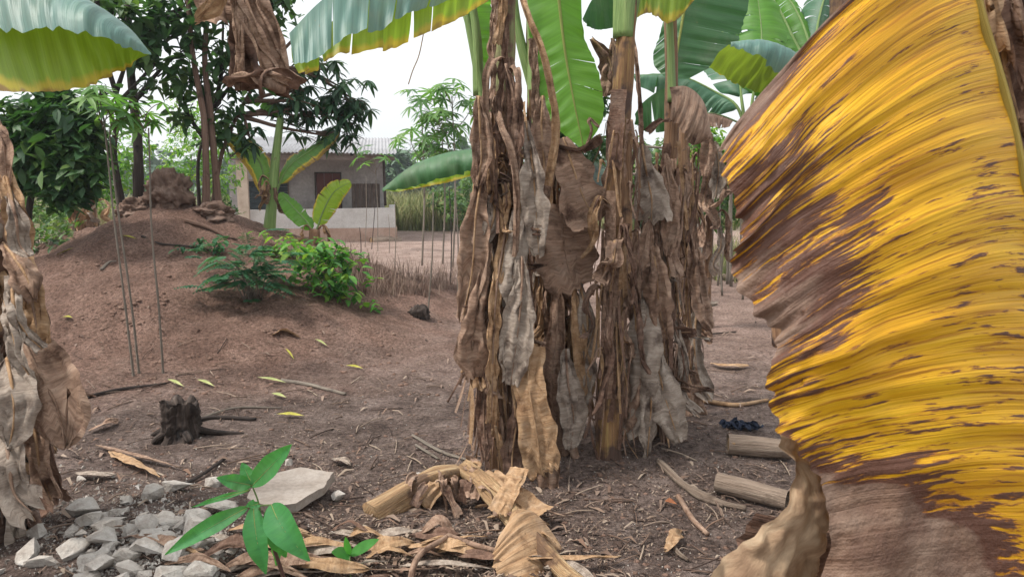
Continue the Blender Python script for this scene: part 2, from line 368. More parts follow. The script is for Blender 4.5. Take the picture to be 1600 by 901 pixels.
def ribbon(mb, pts, w, seed=0, fold=1.0, k=1.6, az=None, twist=.6, N=34, M=12, prof='hang', rough=.012, vs=3.0, jag=.25, tipw=.45):
    """crumpled dead blade along a path; cross-section folded like cloth"""
    r = random.Random(seed); P = catmull(pts, N); v = []; uv = []; f = []; az = r.uniform(0, 6.28) if az is None else az
    ref = V((math.cos(az), math.sin(az), 0)); ph = r.uniform(0, 6); L = 0; tw0 = r.uniform(-twist, twist)
    for i, p in enumerate(P):
        t = i / (N - 1); T = (P[min(i + 1, N - 1)] - P[max(i - 1, 0)]).normalized()
        if i: L += (p - P[i - 1]).length
        S = ref - T * ref.dot(T); S = S.normalized() if S.length > .05 else T.orthogonal().normalized()
        Nn = T.cross(S); an = tw0 * t + .5 * twist * fn(t * 2.2, seed, 7)
        S, Nn = S * math.cos(an) + Nn * math.sin(an), Nn * math.cos(an) - S * math.sin(an)
        if prof == 'hang': wd = w * min(1, .16 + 1.9 * t) * (1 if t < .7 else 1 - (1 - tipw) * ((t - .7) / .3) ** 1.5)
        elif prof == 'flat': wd = w * (.75 + .25 * math.sin(t * 3.1))
        elif prof == 'fan': wd = w * (.12 + .88 * t ** .7)
        elif prof == 'leaf': wd = w * (.08 + .92 * math.sin(math.pi * min(1, t * 1.0)) ** .6)
        else: wd = w
        wd *= 1 + .16 * fn(t * 6, seed, 1)
        xs, ys = [0], [0]; q = M // 2
        A = fold * (.75 + .5 * fn(t * 1.7, seed, 4))
        def ang(s): return A * math.sin(k * s * math.pi + ph + 1.6 * fn(t * 1.6, seed, 2)) + .5 * A * fn(s * 3 + seed, t * 3)
        pos = [(0, 0)] * (M + 1); x = y = 0
        for j in range(q + 1, M + 1):
            a = ang((j - q) / q); x += math.cos(a) / q; y += math.sin(a) / q; pos[j] = (x, y)
        x = y = 0
        for j in range(q - 1, -1, -1):
            a = ang((j - q) / q); x -= math.cos(a) / q; y -= math.sin(a) / q; pos[j] = (x, y)
        for j in range(M + 1):
            s = (j - q) / q; x, y = pos[j]
            e = T * (wd * jag * fn(s * 4, seed, 8) * (t if t > .6 else 0)) 
            nz = V((fn(L * 14, s * 3, seed), fn(L * 14 + 30, s * 3, seed), .6 * fn(L * 14 + 60, s * 3, seed))) * rough
            edge = 1 + (.10 * fn(L * 9, seed, s * 9) + .05 * fn(L * 41, seed, s * 9) if abs(s) > .95 else 0)
            v.append(p + S * x * wd * edge + Nn * y * wd + e + nz); uv.append((j / M, L * vs))
    for i in range(N - 1):
        for j in range(M):
            a = i * (M + 1) + j; f.append((a, a + 1, a + M + 2, a + M + 1))
    mb.add(v, f, uv)
def hang(root, pts, wpx, mat=0, seed=0, fold=1.0, az=0, twist=.9, name='dead_leaf', rib=True, **kw):
    fold = fold * 1.3; kw.setdefault('M', 16); kw.setdefault('rough', .018); kw.setdefault('N', 40); kw.setdefault('k', 1.2 + (seed * 7 % 10) * .14); kw.setdefault('jag', .2 + (seed * 3 % 7) * .1)
    """pts in (px,py,d); width in pixels at that depth"""
    d = sum(p[2] for p in pts) / len(pts); mb = MB()
    P = [at(*p) for p in pts]
    ribbon(mb, P, wpx / F * d * .5 * 1.25, seed, fold, az=az, twist=twist, **kw)
    o = mb.build(name, DEAD[mat], root)
    if rib:
        rb = MB(); tube(rb, P, lambda t: .007 * (1.1 - t * .8), 5, 24, wob=.4, seed=seed); rb.build('midrib', DEAD[2 if seed % 2 else 0], root, o)
    return o
def stem_fn(P, z):
    for a, b in zip(P, P[1:]):
        if min(a.z, b.z) <= z <= max(a.z, b.z): return a.lerp(b, (z - a.z) / (b.z - a.z + 1e-9))
    return P[-1] if z > P[-1].z else P[0]
def skirt(root, P, n, z0, z1, rad, lmin, lmax, wmin, wmax, seed, mats=(0, 0, 1, 2, 3), front=True, floor=.04, az0=None, spread=1.0):
    """hanging dead leaves all round a pseudostem"""
    r = random.Random(seed)
    for i in range(n):
        z = z0 + (z1 - z0) * ((i + r.random()) / n)
        a = r.uniform(0, 2 * math.pi) if r.random() < .45 else r.uniform(math.pi * 1.05, math.pi * 1.95)
        if az0 is not None: a = az0 + r.uniform(-1, 1)
        s = stem_fn(P, z); o = V((math.cos(a), math.sin(a), 0)); lmx = lmax if i % 2 else lmin + (lmax - lmin) * .25; tg = V((-o.y, o.x, 0)) * r.uniform(-.05, .05)
        L = r.uniform(lmin * .55, lmx); L = min(L, z + .06 - floor); 
        if L < .12: continue
        b = rad * r.uniform(.7, 1.75) * spread
        pts = [s + o * rad * .5, s + o * (b * .9) + V((0, 0, .05)), s + o * (b * 1.25) + V((0, 0, -.04)), s + o * b * 1.2 + tg + V((0, 0, -L * .4)),
               s + o * b * r.uniform(.8, 1.4) + tg * 2 + V((0, 0, -L * .75)), s + o * b * r.uniform(.8, 1.7) + tg * r.uniform(1, 3) + V((0, 0, -L))]
        pts = pts[:3] + [p + V((r.uniform(-1, 1), r.uniform(-1, 1), 0)) * .035 * L / .5 for p in pts[3:]]
        if r.random() < .5: pts[-1] += o * r.uniform(.04, .16) + V((0, 0, .05)); pts[-2] += o * r.uniform(0, .05)
        mb = MB(); wd = r.uniform(wmin, wmax)
        ribbon(mb, pts, wd, seed * 31 + i, r.uniform(.8, 2.0), k=r.uniform(.8, 2.6), az=a + math.pi / 2 + r.uniform(-.9, .9), twist=r.uniform(.5, 2.2), tipw=r.uniform(.1, .7), M=16, rough=.02, jag=r.uniform(.2, .9), prof=r.choice(('hang', 'hang', 'leaf', 'x')))
        lf = mb.build('dead_leaf', DEAD[r.choice(mats)], root)
        rb = MB(); tube(rb, pts, lambda t: .009 * (1.1 - t * .9), 5, 20, wob=.3, seed=i); rb.build('midrib', DEAD[r.choice((0, 2, 3))], root, lf)
def fibres(root, P, n, z0, z1, rad, seed, lmax=.5):
    r = random.Random(seed)
    for m_ in (0, 2, 3):
        mb = MB()
        for i in range(n // 3):
            z = r.uniform(z0, z1); a = r.uniform(math.pi * .95, math.pi * 2.05); o = V((math.cos(a), math.sin(a), 0)); q = stem_fn(P, z); L = min(r.uniform(.08, lmax), z - .03); b = rad * r.uniform(.9, 1.6)
            t_ = V((r.uniform(-.05, .05), r.uniform(-.04, .02), 0))
            ribbon(mb, [q + o * rad, q + o * b * 1.1 + V((0, 0, .02)), q + o * b * 1.1 + t_ * .4 + V((0, 0, -L * .4)), q + o * b * r.uniform(.9, 1.5) + t_ + V((0, 0, -L))], r.uniform(.003, .011), seed + i, 1.0, prof='x', N=9, M=2, rough=.006, az=a + 1.57, twist=1.5)
        o_ = mb.build('fibres', DEAD[m_], root); o_['kind'] = 'stuff'
def pseudo(root, P, rad, mat, seed, seg=20, strips=10, ridge=.06):
    mb = MB(); tube(mb, P, rad, seg, 60, ridge, 5, seed, wob=.18, vs=1.5)
    st = mb.build('pseudostem', mat, root)
    r = random.Random(seed); r0 = rad(.4) if callable(rad) else rad[0]
    zt = P[-1].z
    for i in range(strips):    # peeling sheaths hugging the stem
        z = r.uniform(.25, 1.0) * min(zt, 1.9); L = min(r.uniform(.3, .8), z - .03)
        if L < .1: continue
        a = r.uniform(math.pi, 2 * math.pi); o = V((math.cos(a), math.sin(a), 0))
        pts = [stem_fn(P, z - L * q) + o * (r0 * (1.02 + .25 * q * q * r.random())) for q in (0, .3, .6, 1)]
        mb = MB(); ribbon(mb, pts, r.uniform(.02, .045), seed * 7 + i, .35, az=a + math.pi / 2, twist=.3, prof='x', rough=.006, M=6, jag=.6)
        mb.build('sheath', r.choice((DEAD[0], DEAD[2], DEAD[3], S_BROWN)), root, st)
    return st
def lance(mb, b, t, w, nrm=(0, 0, 1), sag=.1, fold=.35, n=7, u=None):
    b, t = V(b), V(t); d = t - b; L = d.length; nrm = V(nrm); S = d.cross(nrm)
    S = S.normalized() if S.length > 1e-6 else d.orthogonal().normalized(); U = S.cross(d).normalized()
    u = rnd.random() if u is None else u; v = []; uv = []; f = []
    for i in range(n):
        q = i / (n - 1); ww = w * math.sin(math.pi * (q * .96 + .02) ** .85) ** .8; c = b + d * q - V((0, 0, sag * L * q * q)) + U * .0
        v += [c - S * ww + U * ww * fold, c, c + S * ww + U * ww * fold]; uv += [(u, q)] * 3
    for i in range(n - 1):
        k = i * 3; f += [(k, k + 1, k + 4, k + 3), (k + 1, k + 2, k + 5, k + 4)]
    mb.add(v, f, uv)
def rv(r): 
    while True:
        v = V((r.uniform(-1, 1), r.uniform(-1, 1), r.uniform(-1, 1)))
        if .05 < v.length < 1: return v
def leafcloud(mb, c, rad, n, size, r, asp=.42, droop=.3, sq=(1, 1, 1), shell=.3, clump=None):
    """many separate leaves through a volume, in small sprays"""
    c = V(c); k = 0
    while k < n:
        q = rv(r)
        if q.length < shell and r.random() < .6: continue
        o = V((q.x * sq[0], q.y * sq[1], q.z * sq[2])) * rad + c; m = r.randint(4, 8); ub = r.random()
        if fn(o.x * 2.3 / max(rad, .3), o.y * 2.3 / max(rad, .3), o.z * 2.3 / max(rad, .3)) < -.12: 
            k += 1; continue
        for i in range(m):
            dd = rv(r).normalized(); dd.z = dd.z * .6 - droop; dd.normalize(); L = size * r.uniform(.6, 1.25)
            st = o + rv(r) * size * .7; lance(mb, st, st + dd * L, L * asp * .5, V((0, 0, 1)) + rv(r) * .7, .15, n=4, u=min(.99, max(.01, ub * .6 + r.random() * .4)))
        k += m
def whorl(mb, c, n, L, asp, r, droop=.35):
    for i in range(n):
        a = i / n * 6.283 + r.uniform(-.3, .3); el = r.uniform(-.7, .5) - droop
        d = V((math.cos(a) * math.cos(el), math.sin(a) * math.cos(el), math.sin(el))); l = L * r.uniform(.65, 1.15)
        lance(mb, V(c), V(c) + d * l, l * asp * .5, V((0, 0, 1)) + rv(r) * .3, .25, n=5)
def palmate(mb, c, nrm, L, n, r, asp=.22, petiole=None):
    nrm = V(nrm).normalized(); a0 = nrm.orthogonal().normalized(); b0 = nrm.cross(a0); ph = r.uniform(0, 6); u = r.random()
    for i in range(n):
        a = ph + (i / n - .5) * 5.2; d = a0 * math.cos(a) + b0 * math.sin(a); l = L * (.7 + .35 * math.cos((i / n - .5) * 3)) * r.uniform(.9, 1.1)
        lance(mb, V(c), V(c) + d * l - nrm * l * .15, l * asp * .5, nrm, .15, n=4, u=u)
def cassava_top(root, c, n, L, r, size, mat=F_CASS):
    """petioles fanning out of a stem tip, each with a palmate leaf"""
    c = V(c)
    for i in range(n):
        a = r.uniform(0, 6.28); el = r.uniform(-.35, .9); d = V((math.cos(a) * math.cos(el), math.sin(a) * math.cos(el), math.sin(el)))
        l = size * r.uniform(.6, 1.3); e = c + d * l + V((0, 0, -r.uniform(0, .25) * l)); s = c - V((0, 0, r.random() * size * .9))
        mb = MB(); palmate(mb, e, V((0, 0, 1)) + d * .8 + rv(r) * .3, L * r.uniform(.7, 1.1), 7, r)
        o = mb.build('leaf', mat, root); pb = MB(); tube(pb, [s, (s + e) / 2 + V((0, 0, .02)), e], .003, 4, 6); pb.build('petiole', BARK_R, root, o)

# ------------------------------------------------------------------ ground
def axis(lo, hi, step, far):
    a = []; x = lo
    while x < hi: a.append(x); x += step
    s = step; L = []; x = lo
    while x > -far: s *= 1.28; x -= s; L.append(x)
    s = step; Rr = []; x = hi
    while x < far: Rr.append(x); s *= 1.28; x += s
    return L[::-1] + a + Rr
X = axis(-7.5, 4.5, .045, 900); Y = [y for y in axis(1.2, 13.5, .05, 1500) if y > -200]
mb = MB(); nx = len(X)
mb.v = [V((x, y, h(x, y))) for y in Y for x in X]; mb.uv = [(0, 0)] * len(mb.v)
mb.f = [(j * nx + i, j * nx + i + 1, (j + 1) * nx + i + 1, (j + 1) * nx + i) for j in range(len(Y) - 1) for i in range(nx - 1)]
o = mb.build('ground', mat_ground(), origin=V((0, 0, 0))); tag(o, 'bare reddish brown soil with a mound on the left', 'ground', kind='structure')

# ------------------------------------------------------------------ house
def P3(px, py, d): return at(px, py, d)
hx0, hx1 = at(362, 300, 20.4).x, at(597, 300, 20.4).x
house = thing('house', ((hx0 + hx1) / 2, 20.6, 0), 'small grey cement house with a pale sheet roof and whitewashed low front wall', 'house')
house.rotation_euler.z = R(9.5)
HY = 20.4
def zz(py, d): return at(800, py, d).z
def xx(px, d): return at(px, 300, d).x
def wall_open(mb, x0, x1, z0, z1, y0, y1, ops):
    xs = sorted({x0, x1, *[o[0] for o in ops], *[o[1] for o in ops]})
    for a, b in zip(xs, xs[1:]):
        oo = [o for o in ops if o[0] <= a + 1e-6 and o[1] >= b - 1e-6]
        if oo: 
            o_ = oo[0]
            if o_[2] > z0 + .01: box(mb, (a, y0, z0), (b, y1, o_[2]))
            box(mb, (a, y0, o_[3]), (b, y1, z1))
        else: box(mb, (a, y0, z0), (b, y1, z1))
w1 = (xx(383, HY), xx(428, HY), zz(334, HY), zz(283, HY)); w2 = (xx(433, HY), xx(449, HY), zz(334, HY), zz(283, HY))
dr_ = (xx(492, HY), xx(529, HY), .05, zz(271, HY)); pn = (xx(546, HY), xx(590, HY), zz(327, HY), zz(287, HY))
mb = MB(); wall_open(mb, hx0, hx1, -.1, 2.35, HY, HY + .15, [w1, w2, dr_, pn]); mb.build('wall', CEM, house, smooth=False)
mb = MB(); box(mb, (hx1 - .15, HY + .152, -.1), (hx1, HY + 2.6, 2.3)); box(mb, (hx0, HY + .152, -.1), (hx0 + .15, HY + 2.6, 2.3)); box(mb, (hx0 + .152, HY + 2.45, -.1), (hx1 - .152, HY + 2.598, 2.5)); mb.build('wall', CEM, house, smooth=False)
def louvre(o_, mat, name, slats, vert=False):
    mb = MB(); x0, x1, z0, z1 = o_; n = slats
    for i in range(n):
        if vert: a = x0 + (x1 - x0) * i / n; box(mb, (a + .004, HY + .05, z0), (a + (x1 - x0) / n - .006, HY + .08, z1))
        else: a = z0 + (z1 - z0) * i / n; box(mb, (x0, HY + .05 + .01 * (i % 2), a + .004), (x1, HY + .08, a + (z1 - z0) / n - .006))
    return mb.build(name, mat, house, smooth=False)
def frame(o_, mat, par, t=.05, y0=None, y1=None):
    x0, x1, z0, z1 = o_; mb = MB(); a = y0 or HY - .03; b = y1 or HY - .002
    box(mb, (x0 - t, a, z0), (x0, b, z1)); box(mb, (x1, a, z0), (x1 + t, b, z1)); box(mb, (x0 - t, a, z1), (x1 + t, b, z1 + t)); box(mb, (x0 - t, a, z0 - t), (x1 + t, b, z0))
    mb.build('frame', mat, house, par, smooth=False)
o = louvre(w1, SLATE, 'window', 6); frame(w1, BARK_P, o); o = louvre(w2, SLATE, 'window', 6); frame(w2, WOOD, o, .03)
o = louvre(dr_, DOOR, 'door', 3, True); frame((dr_[0], dr_[1], .05, dr_[3]), DARK, o, .035)
mb = MB(); tube(mb, [V((dr_[1] - .08, HY + .03, 1.05)), V((dr_[1] - .08, HY + .03, 1.17))], .012, 6, 4); mb.build('handle', TIN, house, o)
o = louvre(pn, WOOD, 'shutter', 7, True)
# low front wall
d0 = 19.2; px0, px1 = xx(368, d0), xx(601, d0)
mb = MB(); n = 24; v = []; 
for i in range(n + 1):
    x = px0 + (px1 - px0) * i / n; top = zz(328 - 3 * i / n, d0) + .008 * fn(i, 2)
    v += [(x, d0, .34), (x, d0, top), (x, d0 + .15, top), (x, d0 + .15, .34)]
f = []
for i in range(n):
    a = i * 4; b = a + 4; f += [(a, b, b + 1, a + 1), (a + 1, b + 1, b + 2, a + 2), (a + 2, b + 2, b + 3, a + 3)]
f += [(0, 1, 2, 3), (n * 4 + 3, n * 4 + 2, n * 4 + 1, n * 4)]
mb.add(v, f); mb.build('parapet', PARA, house, smooth=False)
mb = MB(); box(mb, (px0 - .03, d0 - .03, -.15), (px1 + .03, HY - .003, .338)); mb.build('plinth', MUD, house, smooth=False)
mb = MB(); box(mb, (px1 - .15, d0 + .152, .34), (px1 - .003, HY - .004, zz(322, d0))); mb.build('parapet', PARA, house, smooth=False)
mb = MB(); box(mb, (xx(360, 19.1), 19.0, -.1), (xx(376, 19.1), 19.17, 2.22)); mb.build('post', CREAM, house, smooth=False)
mb = MB(); tube(mb, [V((px1 - .25, d0 + .07, zz(322, d0))), V((px1 - .27, d0 + .07, 2.2))], .035, 6, 4); mb.build('post', DARK, house)
# roof of corrugated sheets
def roof():
    ya, yb = 18.8, 23.4; za, zb = 2.2, 2.85; x0, x1 = xx(340, ya) , xx(600, ya); mb = MB(); n = 220; v = []; f = []
    for i in range(n + 1):
        x = x0 + (x1 - x0) * i / n; c = .018 * math.cos(i * math.pi / 2.5) 
        lap = .006 * ((i // 44) % 2); sg = -.03 * math.sin(i / n * 9)
        for (y, z) in ((ya + .03 * fn(i // 44, 5), za + sg * .5), ((ya + yb) / 2, (za + zb) / 2 + .02 * fn(i * .03, 1)), (yb, zb)):
            v += [(x, y, z + c + lap), (x, y, z + c + lap - .004)]
    for i in range(n):
        a = i * 6; b = a + 6
        f += [(a, b, b + 2, a + 2), (a + 2, b + 2, b + 4, a + 4), (a + 1, a + 3, b + 3, b + 1), (a + 3, a + 5, b + 5, b + 3), (a, a + 1, b + 1, b)]
    mb.add(v, f); rf = mb.build('roof', TIN, house)
    for k in range(5):
        t = (k + .5) / 5; x = x0 + .1 + (x1 - x0 - .25) * k / 4
        mb = MB(); box(mb, (x - .03, ya + .15, 0), (x + .03, yb - .1, .07))
        for p in mb.v: p.z += za + (zb - za) * (p.y - ya) / (yb - ya) - .11
        mb.build('rafter', DARK, house, rf, smooth=False)
    mb = MB(); box(mb, (x0 + .1, ya + .08, za - .17), (x1 - .05, ya + .13, za - .06)); mb.build('fascia', WOOD, house, rf, smooth=False)
roof()

# ------------------------------------------------------------------ background greenery
def bush(name, label, cat, blobs, n, size, mat, seed, asp=.4, droop=.2, group=None, stems=3, sr=.02, bark=BARK_P):
    r = random.Random(seed); ps = [at(b[0], b[1], b[2]) for b in blobs]
    bx_ = sum(p.x for p in ps) / len(ps); by_ = sum(p.y for p in ps) / len(ps)
    root = thing(name, (bx_, by_, h(bx_, by_)), label, cat, group)
    mb = MB(); tot = sum(b[3] ** 2 for b in blobs)
    for b, p in zip(blobs, ps): leafcloud(mb, p, b[3] / F * b[2], int(n * b[3] ** 2 / tot), size, r, asp, droop)
    mb.build('crown', mat, root)
    sb = MB()
    for p in ps[:max(stems, 1)]:
        base = V((bx_ + r.uniform(-.15, .15), by_ + r.uniform(-.1, .1), h(bx_, by_) - .05))
        tube(sb, [base, base.lerp(p, .5) + V((r.uniform(-.1, .1), 0, .05)), p], [sr, sr * .7, sr * .3], 6, 10)
    sb.build('trunk', bark, root)
    return root
# far hazy wood
def farwood():
    r = random.Random(3); mb = MB()
    for i in range(150):
        x = -75 + i * 1.0 + r.uniform(-1, 1); y = r.uniform(75, 100); s = r.uniform(2.0, 4.2)
        if -34 < x < -20: s *= 1.0
        leafcloud(mb, (x, y, s * .75), s, 80, 1.3, r, .8, .1, (1.1, 1, .8))
    return mb.build('far_wood', F_FAR)
tag(farwood(), 'hazy line of trees far beyond the field', 'trees', kind='stuff')
for i, (px, py, d, rr, lb) in enumerate([
    (622, 262, 60, 26, 'hazy blue green round tree just right of the house roof'),
    (665, 285, 62, 18, 'low hazy tree beyond the dry field, under the drooping green leaf'),
    (1095, 275, 30, 60, 'tall green tree behind the dead banana stems on the right'),
    (1035, 300, 26, 55, 'dense green tree seen between the two right hand clumps'),
    (1170, 300, 28, 60, 'green tree mass half hidden by the yellow leaf')]):
    bush('tree', lb, 'tree', [(px, py, d, rr), (px - rr * .6, py + rr * .35, d, rr * .75), (px + rr * .7, py + rr * .3, d, rr * .7)], 900, .35 if d < 40 else .7, F_MID if d < 40 else F_FAR, 100 + i, .5, group=None, sr=.12)
for i, (bl, n, sz, m, lb) in enumerate([
    ([(50, 340, 13.5, 42), (95, 350, 13, 36), (20, 320, 13.5, 40)], 1500, .11, F_MID, 'green bushes behind the mound at the far left'),
    ([(300, 240, 15, 45), (270, 290, 14.5, 38), (340, 270, 15, 36), (300, 190, 15.5, 40)], 2600, .11, F_BRIGHT, 'yellow green bush standing behind the paired trunks on the mound'),
    ([(205, 235, 14, 36), (150, 300, 13.8, 30), (180, 270, 14, 34), (240, 300, 14, 30)], 1800, .11, F_BRIGHT, 'light green bush behind the dark trunk of the mound tree'),
    ([(350, 330, 15.5, 24), (335, 310, 15.5, 22)], 500, .1, F_MID, 'small bush beside the cream corner post of the house'),
    ([(690, 310, 24, 22), (712, 325, 23, 20), (735, 300, 24, 24)], 900, .2, F_MID, 'green bush at the field edge under the drooping leaf'),
    ([(1060, 310, 12, 40), (1130, 320, 13, 40), (1100, 250, 13, 45), (1150, 250, 13, 40), (1015, 260, 12, 45)], 3800, .12, F_MID, 'tangled green thicket behind the dead stems on the right'),
    ([(1110, 220, 10, 22), (1085, 235, 10, 16)], 500, .1, F_BRIGHT, 'small bright green sapling foliage right of the shrivelled brown leaf'),
    ([(875, 200, 9, 30), (850, 240, 9, 24), (820, 200, 9, 20), (930, 230, 9, 20), (925, 160, 9, 24)], 1300, .13, F_DARK, 'dark shrub behind the middle banana stems')]):
    bush('bush', lb, 'bush', bl, n, sz, m, 200 + i, sr=.02)
# grass of the field, and dry grass in front of the house
def grass(name, mat, n, fx, hh, seed, wd=.006, kindlabel=''):
    r = random.Random(seed); mb = MB()
    for i in range(n):
        p = fx(r)
        if p is None: continue
        x, y = p; z = h(x, y); u = r.random()
        hk = hh * (.6 + .9 * r.random() ** 2)
        for k in range(5):
            a = r.uniform(0, 6.28); L = hk * r.uniform(.4, 1.2); le = r.uniform(.1, 1.0) * L; q = V((x + r.uniform(-.05, .05), y + r.uniform(-.05, .05), z - .01))
            s = V((-math.sin(a), math.cos(a), 0)) * wd * r.uniform(.6, 1.4); m = q + V((math.cos(a) * le * .35, math.sin(a) * le * .35, L * .6)); e = q + V((math.cos(a) * le, math.sin(a) * le, L))
            mb.add([q - s, q + s, m + s * .7, m - s * .7, e], [(0, 1, 2, 3), (3, 2, 4)], [(min(.99, u * .7 + r.random() * .3), 0)] * 5)
    return mb.build(name, mat)
def dryzone(r):
    px = r.uniform(535, 735); py = r.uniform(398, 462)
    p = ground(px, py)
    if p.y < 7.5 or p.y > 13 or fn(p.x * 1.4, p.y * 1.4, 8) < -.22: return None
    if r.random() < (p.y - 9.5) / 5 or fn(p.x * 4, p.y * 4, 3) < -.1: return None
    return p.x + r.uniform(-.1, .1), p.y
tag(grass('dry_grass', DRYG, 1500, dryzone, .20, 5, .0035), 'brownish dry grass at the foot of the mound before the house', 'grass', kind='stuff')
tag(grass('field_grass', FIELD, 6500, lambda r: (lambda y: (r.uniform(-.32, .02) * y if r.random() < .6 else r.uniform(-.8, .5) * y, y))(24 + 40 * r.random() ** 1.6), .85, 6, .022), 'tall green and straw coloured grass in the field beyond the house', 'grass', kind='stuff')
tag(grass('weedy_grass', FIELD, 900, lambda r: (r.uniform(.16, .36) * (yy := r.uniform(11, 16)), yy), .35, 8, .008), 'weeds and dry grass under the thicket on the right', 'grass', kind='stuff')

# ------------------------------------------------------------------ trees on the mound
def tree(name, label, trunks, blobs, n, size, mat, bark, seed, asp=.45, wh=False, sr=None, basepx=None):
    r = random.Random(seed); root = thing(name, gd(trunks[0][0][0][0], trunks[0][0][0][2]), label, 'tree')
    P0 = []
    for pts, rad in trunks:
        W = [at(*p) for p in pts]; W[0].z = h(W[0].x, W[0].y) - .08; P0.append(W)
        mb = MB(); tube(mb, W, [rad * 1.5, rad * 1.05, rad, rad * .85, rad * .7], 12, 30, .05, 3, seed, wob=.2)
        mb.build('trunk', bark, root)
    lm = MB()
    fo = MB(); tot = sum(b[3] ** 2 for b in blobs)
    for b in blobs:
        p = at(b[0], b[1], b[2]); rad = b[3] / F * b[2]
        tr = min(P0, key=lambda W: min((q - p).length for q in W[1:])); W = catmull(tr, 20)
        q = min(W[7:], key=lambda q: (q - (p - V((0, 0, .5)))).length)
        tube(lm, [q, q.lerp(p, .5) + V((0, r.uniform(-.1, .1), r.uniform(-.05, .15))), p], [.03, .018, .008], 6, 10, wob=.2)
        for k in range(5):
            e = p + rv(r) * rad * .9; tube(lm, [q.lerp(p, r.uniform(.5, 1)), p.lerp(e, .5) + rv(r) * .05, e], [.009, .006, .003], 4, 7)
        m = int(n * b[3] ** 2 / tot)
        if wh:
            for k in range(max(3, m // 11)):
                c = p + rv(r) * rad * 1.15; whorl(fo, c, r.randint(6, 10), size, asp, r)
        else: leafcloud(fo, p, rad, m, size, r, asp, .35, shell=.1)
    lm.build('branch', bark, root); fo.build('crown', mat, root)
    return root
tree('tree', 'broad leaved tree with dark trunks growing from the top of the mound',
     [([(214, 320, 8.8), (216, 240, 8.8), (208, 150, 8.8), (200, 60, 8.8), (205, -60, 8.8)], .048), ([(196, 322, 8.75), (178, 240, 8.7), (186, 170, 8.6), (165, 90, 8.4), (150, -10, 8.3)], .03)],
     [(235, 35, 8.6, 46), (170, 20, 8.4, 44), (285, 20, 8.6, 46), (330, 20, 8.7, 42), (245, 95, 8.5, 32), (285, 80, 8.6, 30), (210, 70, 8.5, 26), (160, 150, 8.3, 24), (225, 145, 8.4, 22), (130, 20, 8.4, 36), (380, -10, 8.7, 40), (440, -8, 8.7, 26)], 1050, .17, F_DARK, BARK_D, 11, .5)
tree('tree', 'tree with paired reddish trunks beside the house, narrow leaves drooping over its roof',
     [([(322, 335, 8.6), (322, 260, 8.6), (318, 180, 8.6), (302, 90, 8.6), (290, -40, 8.6)], .034), ([(342, 338, 8.7), (336, 260, 8.7), (328, 170, 8.7), (320, 90, 8.7), (330, -50, 8.7)], .035), ([(330, 335, 8.8), (350, 230, 8.9), (400, 130, 9.0), (460, 60, 9.1), (500, 20, 9.1)], .02)],
     [(540, 140, 9.2, 34), (510, 180, 9.2, 34), (480, 140, 9.2, 34), (550, 185, 9.2, 26), (500, 105, 9.2, 26), (530, 215, 9.2, 20), (470, 195, 9.2, 18), (560, 160, 9.2, 22), (430, 160, 9.0, 20), (455, 170, 9, 20), (390, 215, 8.8, 20)], 1150, .19, F_MANGO, BARK_R, 12, .27, wh=True)
tree('tree', 'slim tree with broad dark leaves hanging round the paired trunks',
     [([(312, 330, 9.1), (310, 250, 9.1), (330, 180, 9.1), (345, 110, 9.1), (350, 0, 9.1)], .018)],
     [(310, 120, 8.9, 28), (350, 90, 8.8, 34), (345, 160, 8.8, 30), (290, 170, 8.8, 24), (360, 200, 8.9, 26), (270, 130, 8.8, 26), (400, 70, 8.9, 30), (420, 20, 8.9, 34), (395, 125, 8.8, 22), (330, 215, 8.9, 16)], 620, .16, F_DARK, BARK_D, 13, .5)
tree('tree', 'low tree with a dense dark crown at the far left, beside the mound',
     [([(40, 420, 7.6), (45, 330, 7.6), (60, 260, 7.6), (80, 210, 7.6), (90, 170, 7.6)], .03)],
     [(30, 200, 7.6, 48), (80, 190, 7.5, 46), (120, 200, 7.4, 40), (60, 250, 7.5, 46), (110, 255, 7.4, 40), (140, 275, 7.3, 22), (90, 290, 7.4, 30), (20, 260, 7.5, 40), (100, 165, 7.6, 30), (110, 305, 7.3, 20), (130, 230, 7.4, 30)], 3800, .15, F_DARK, BARK_D, 14, .5)
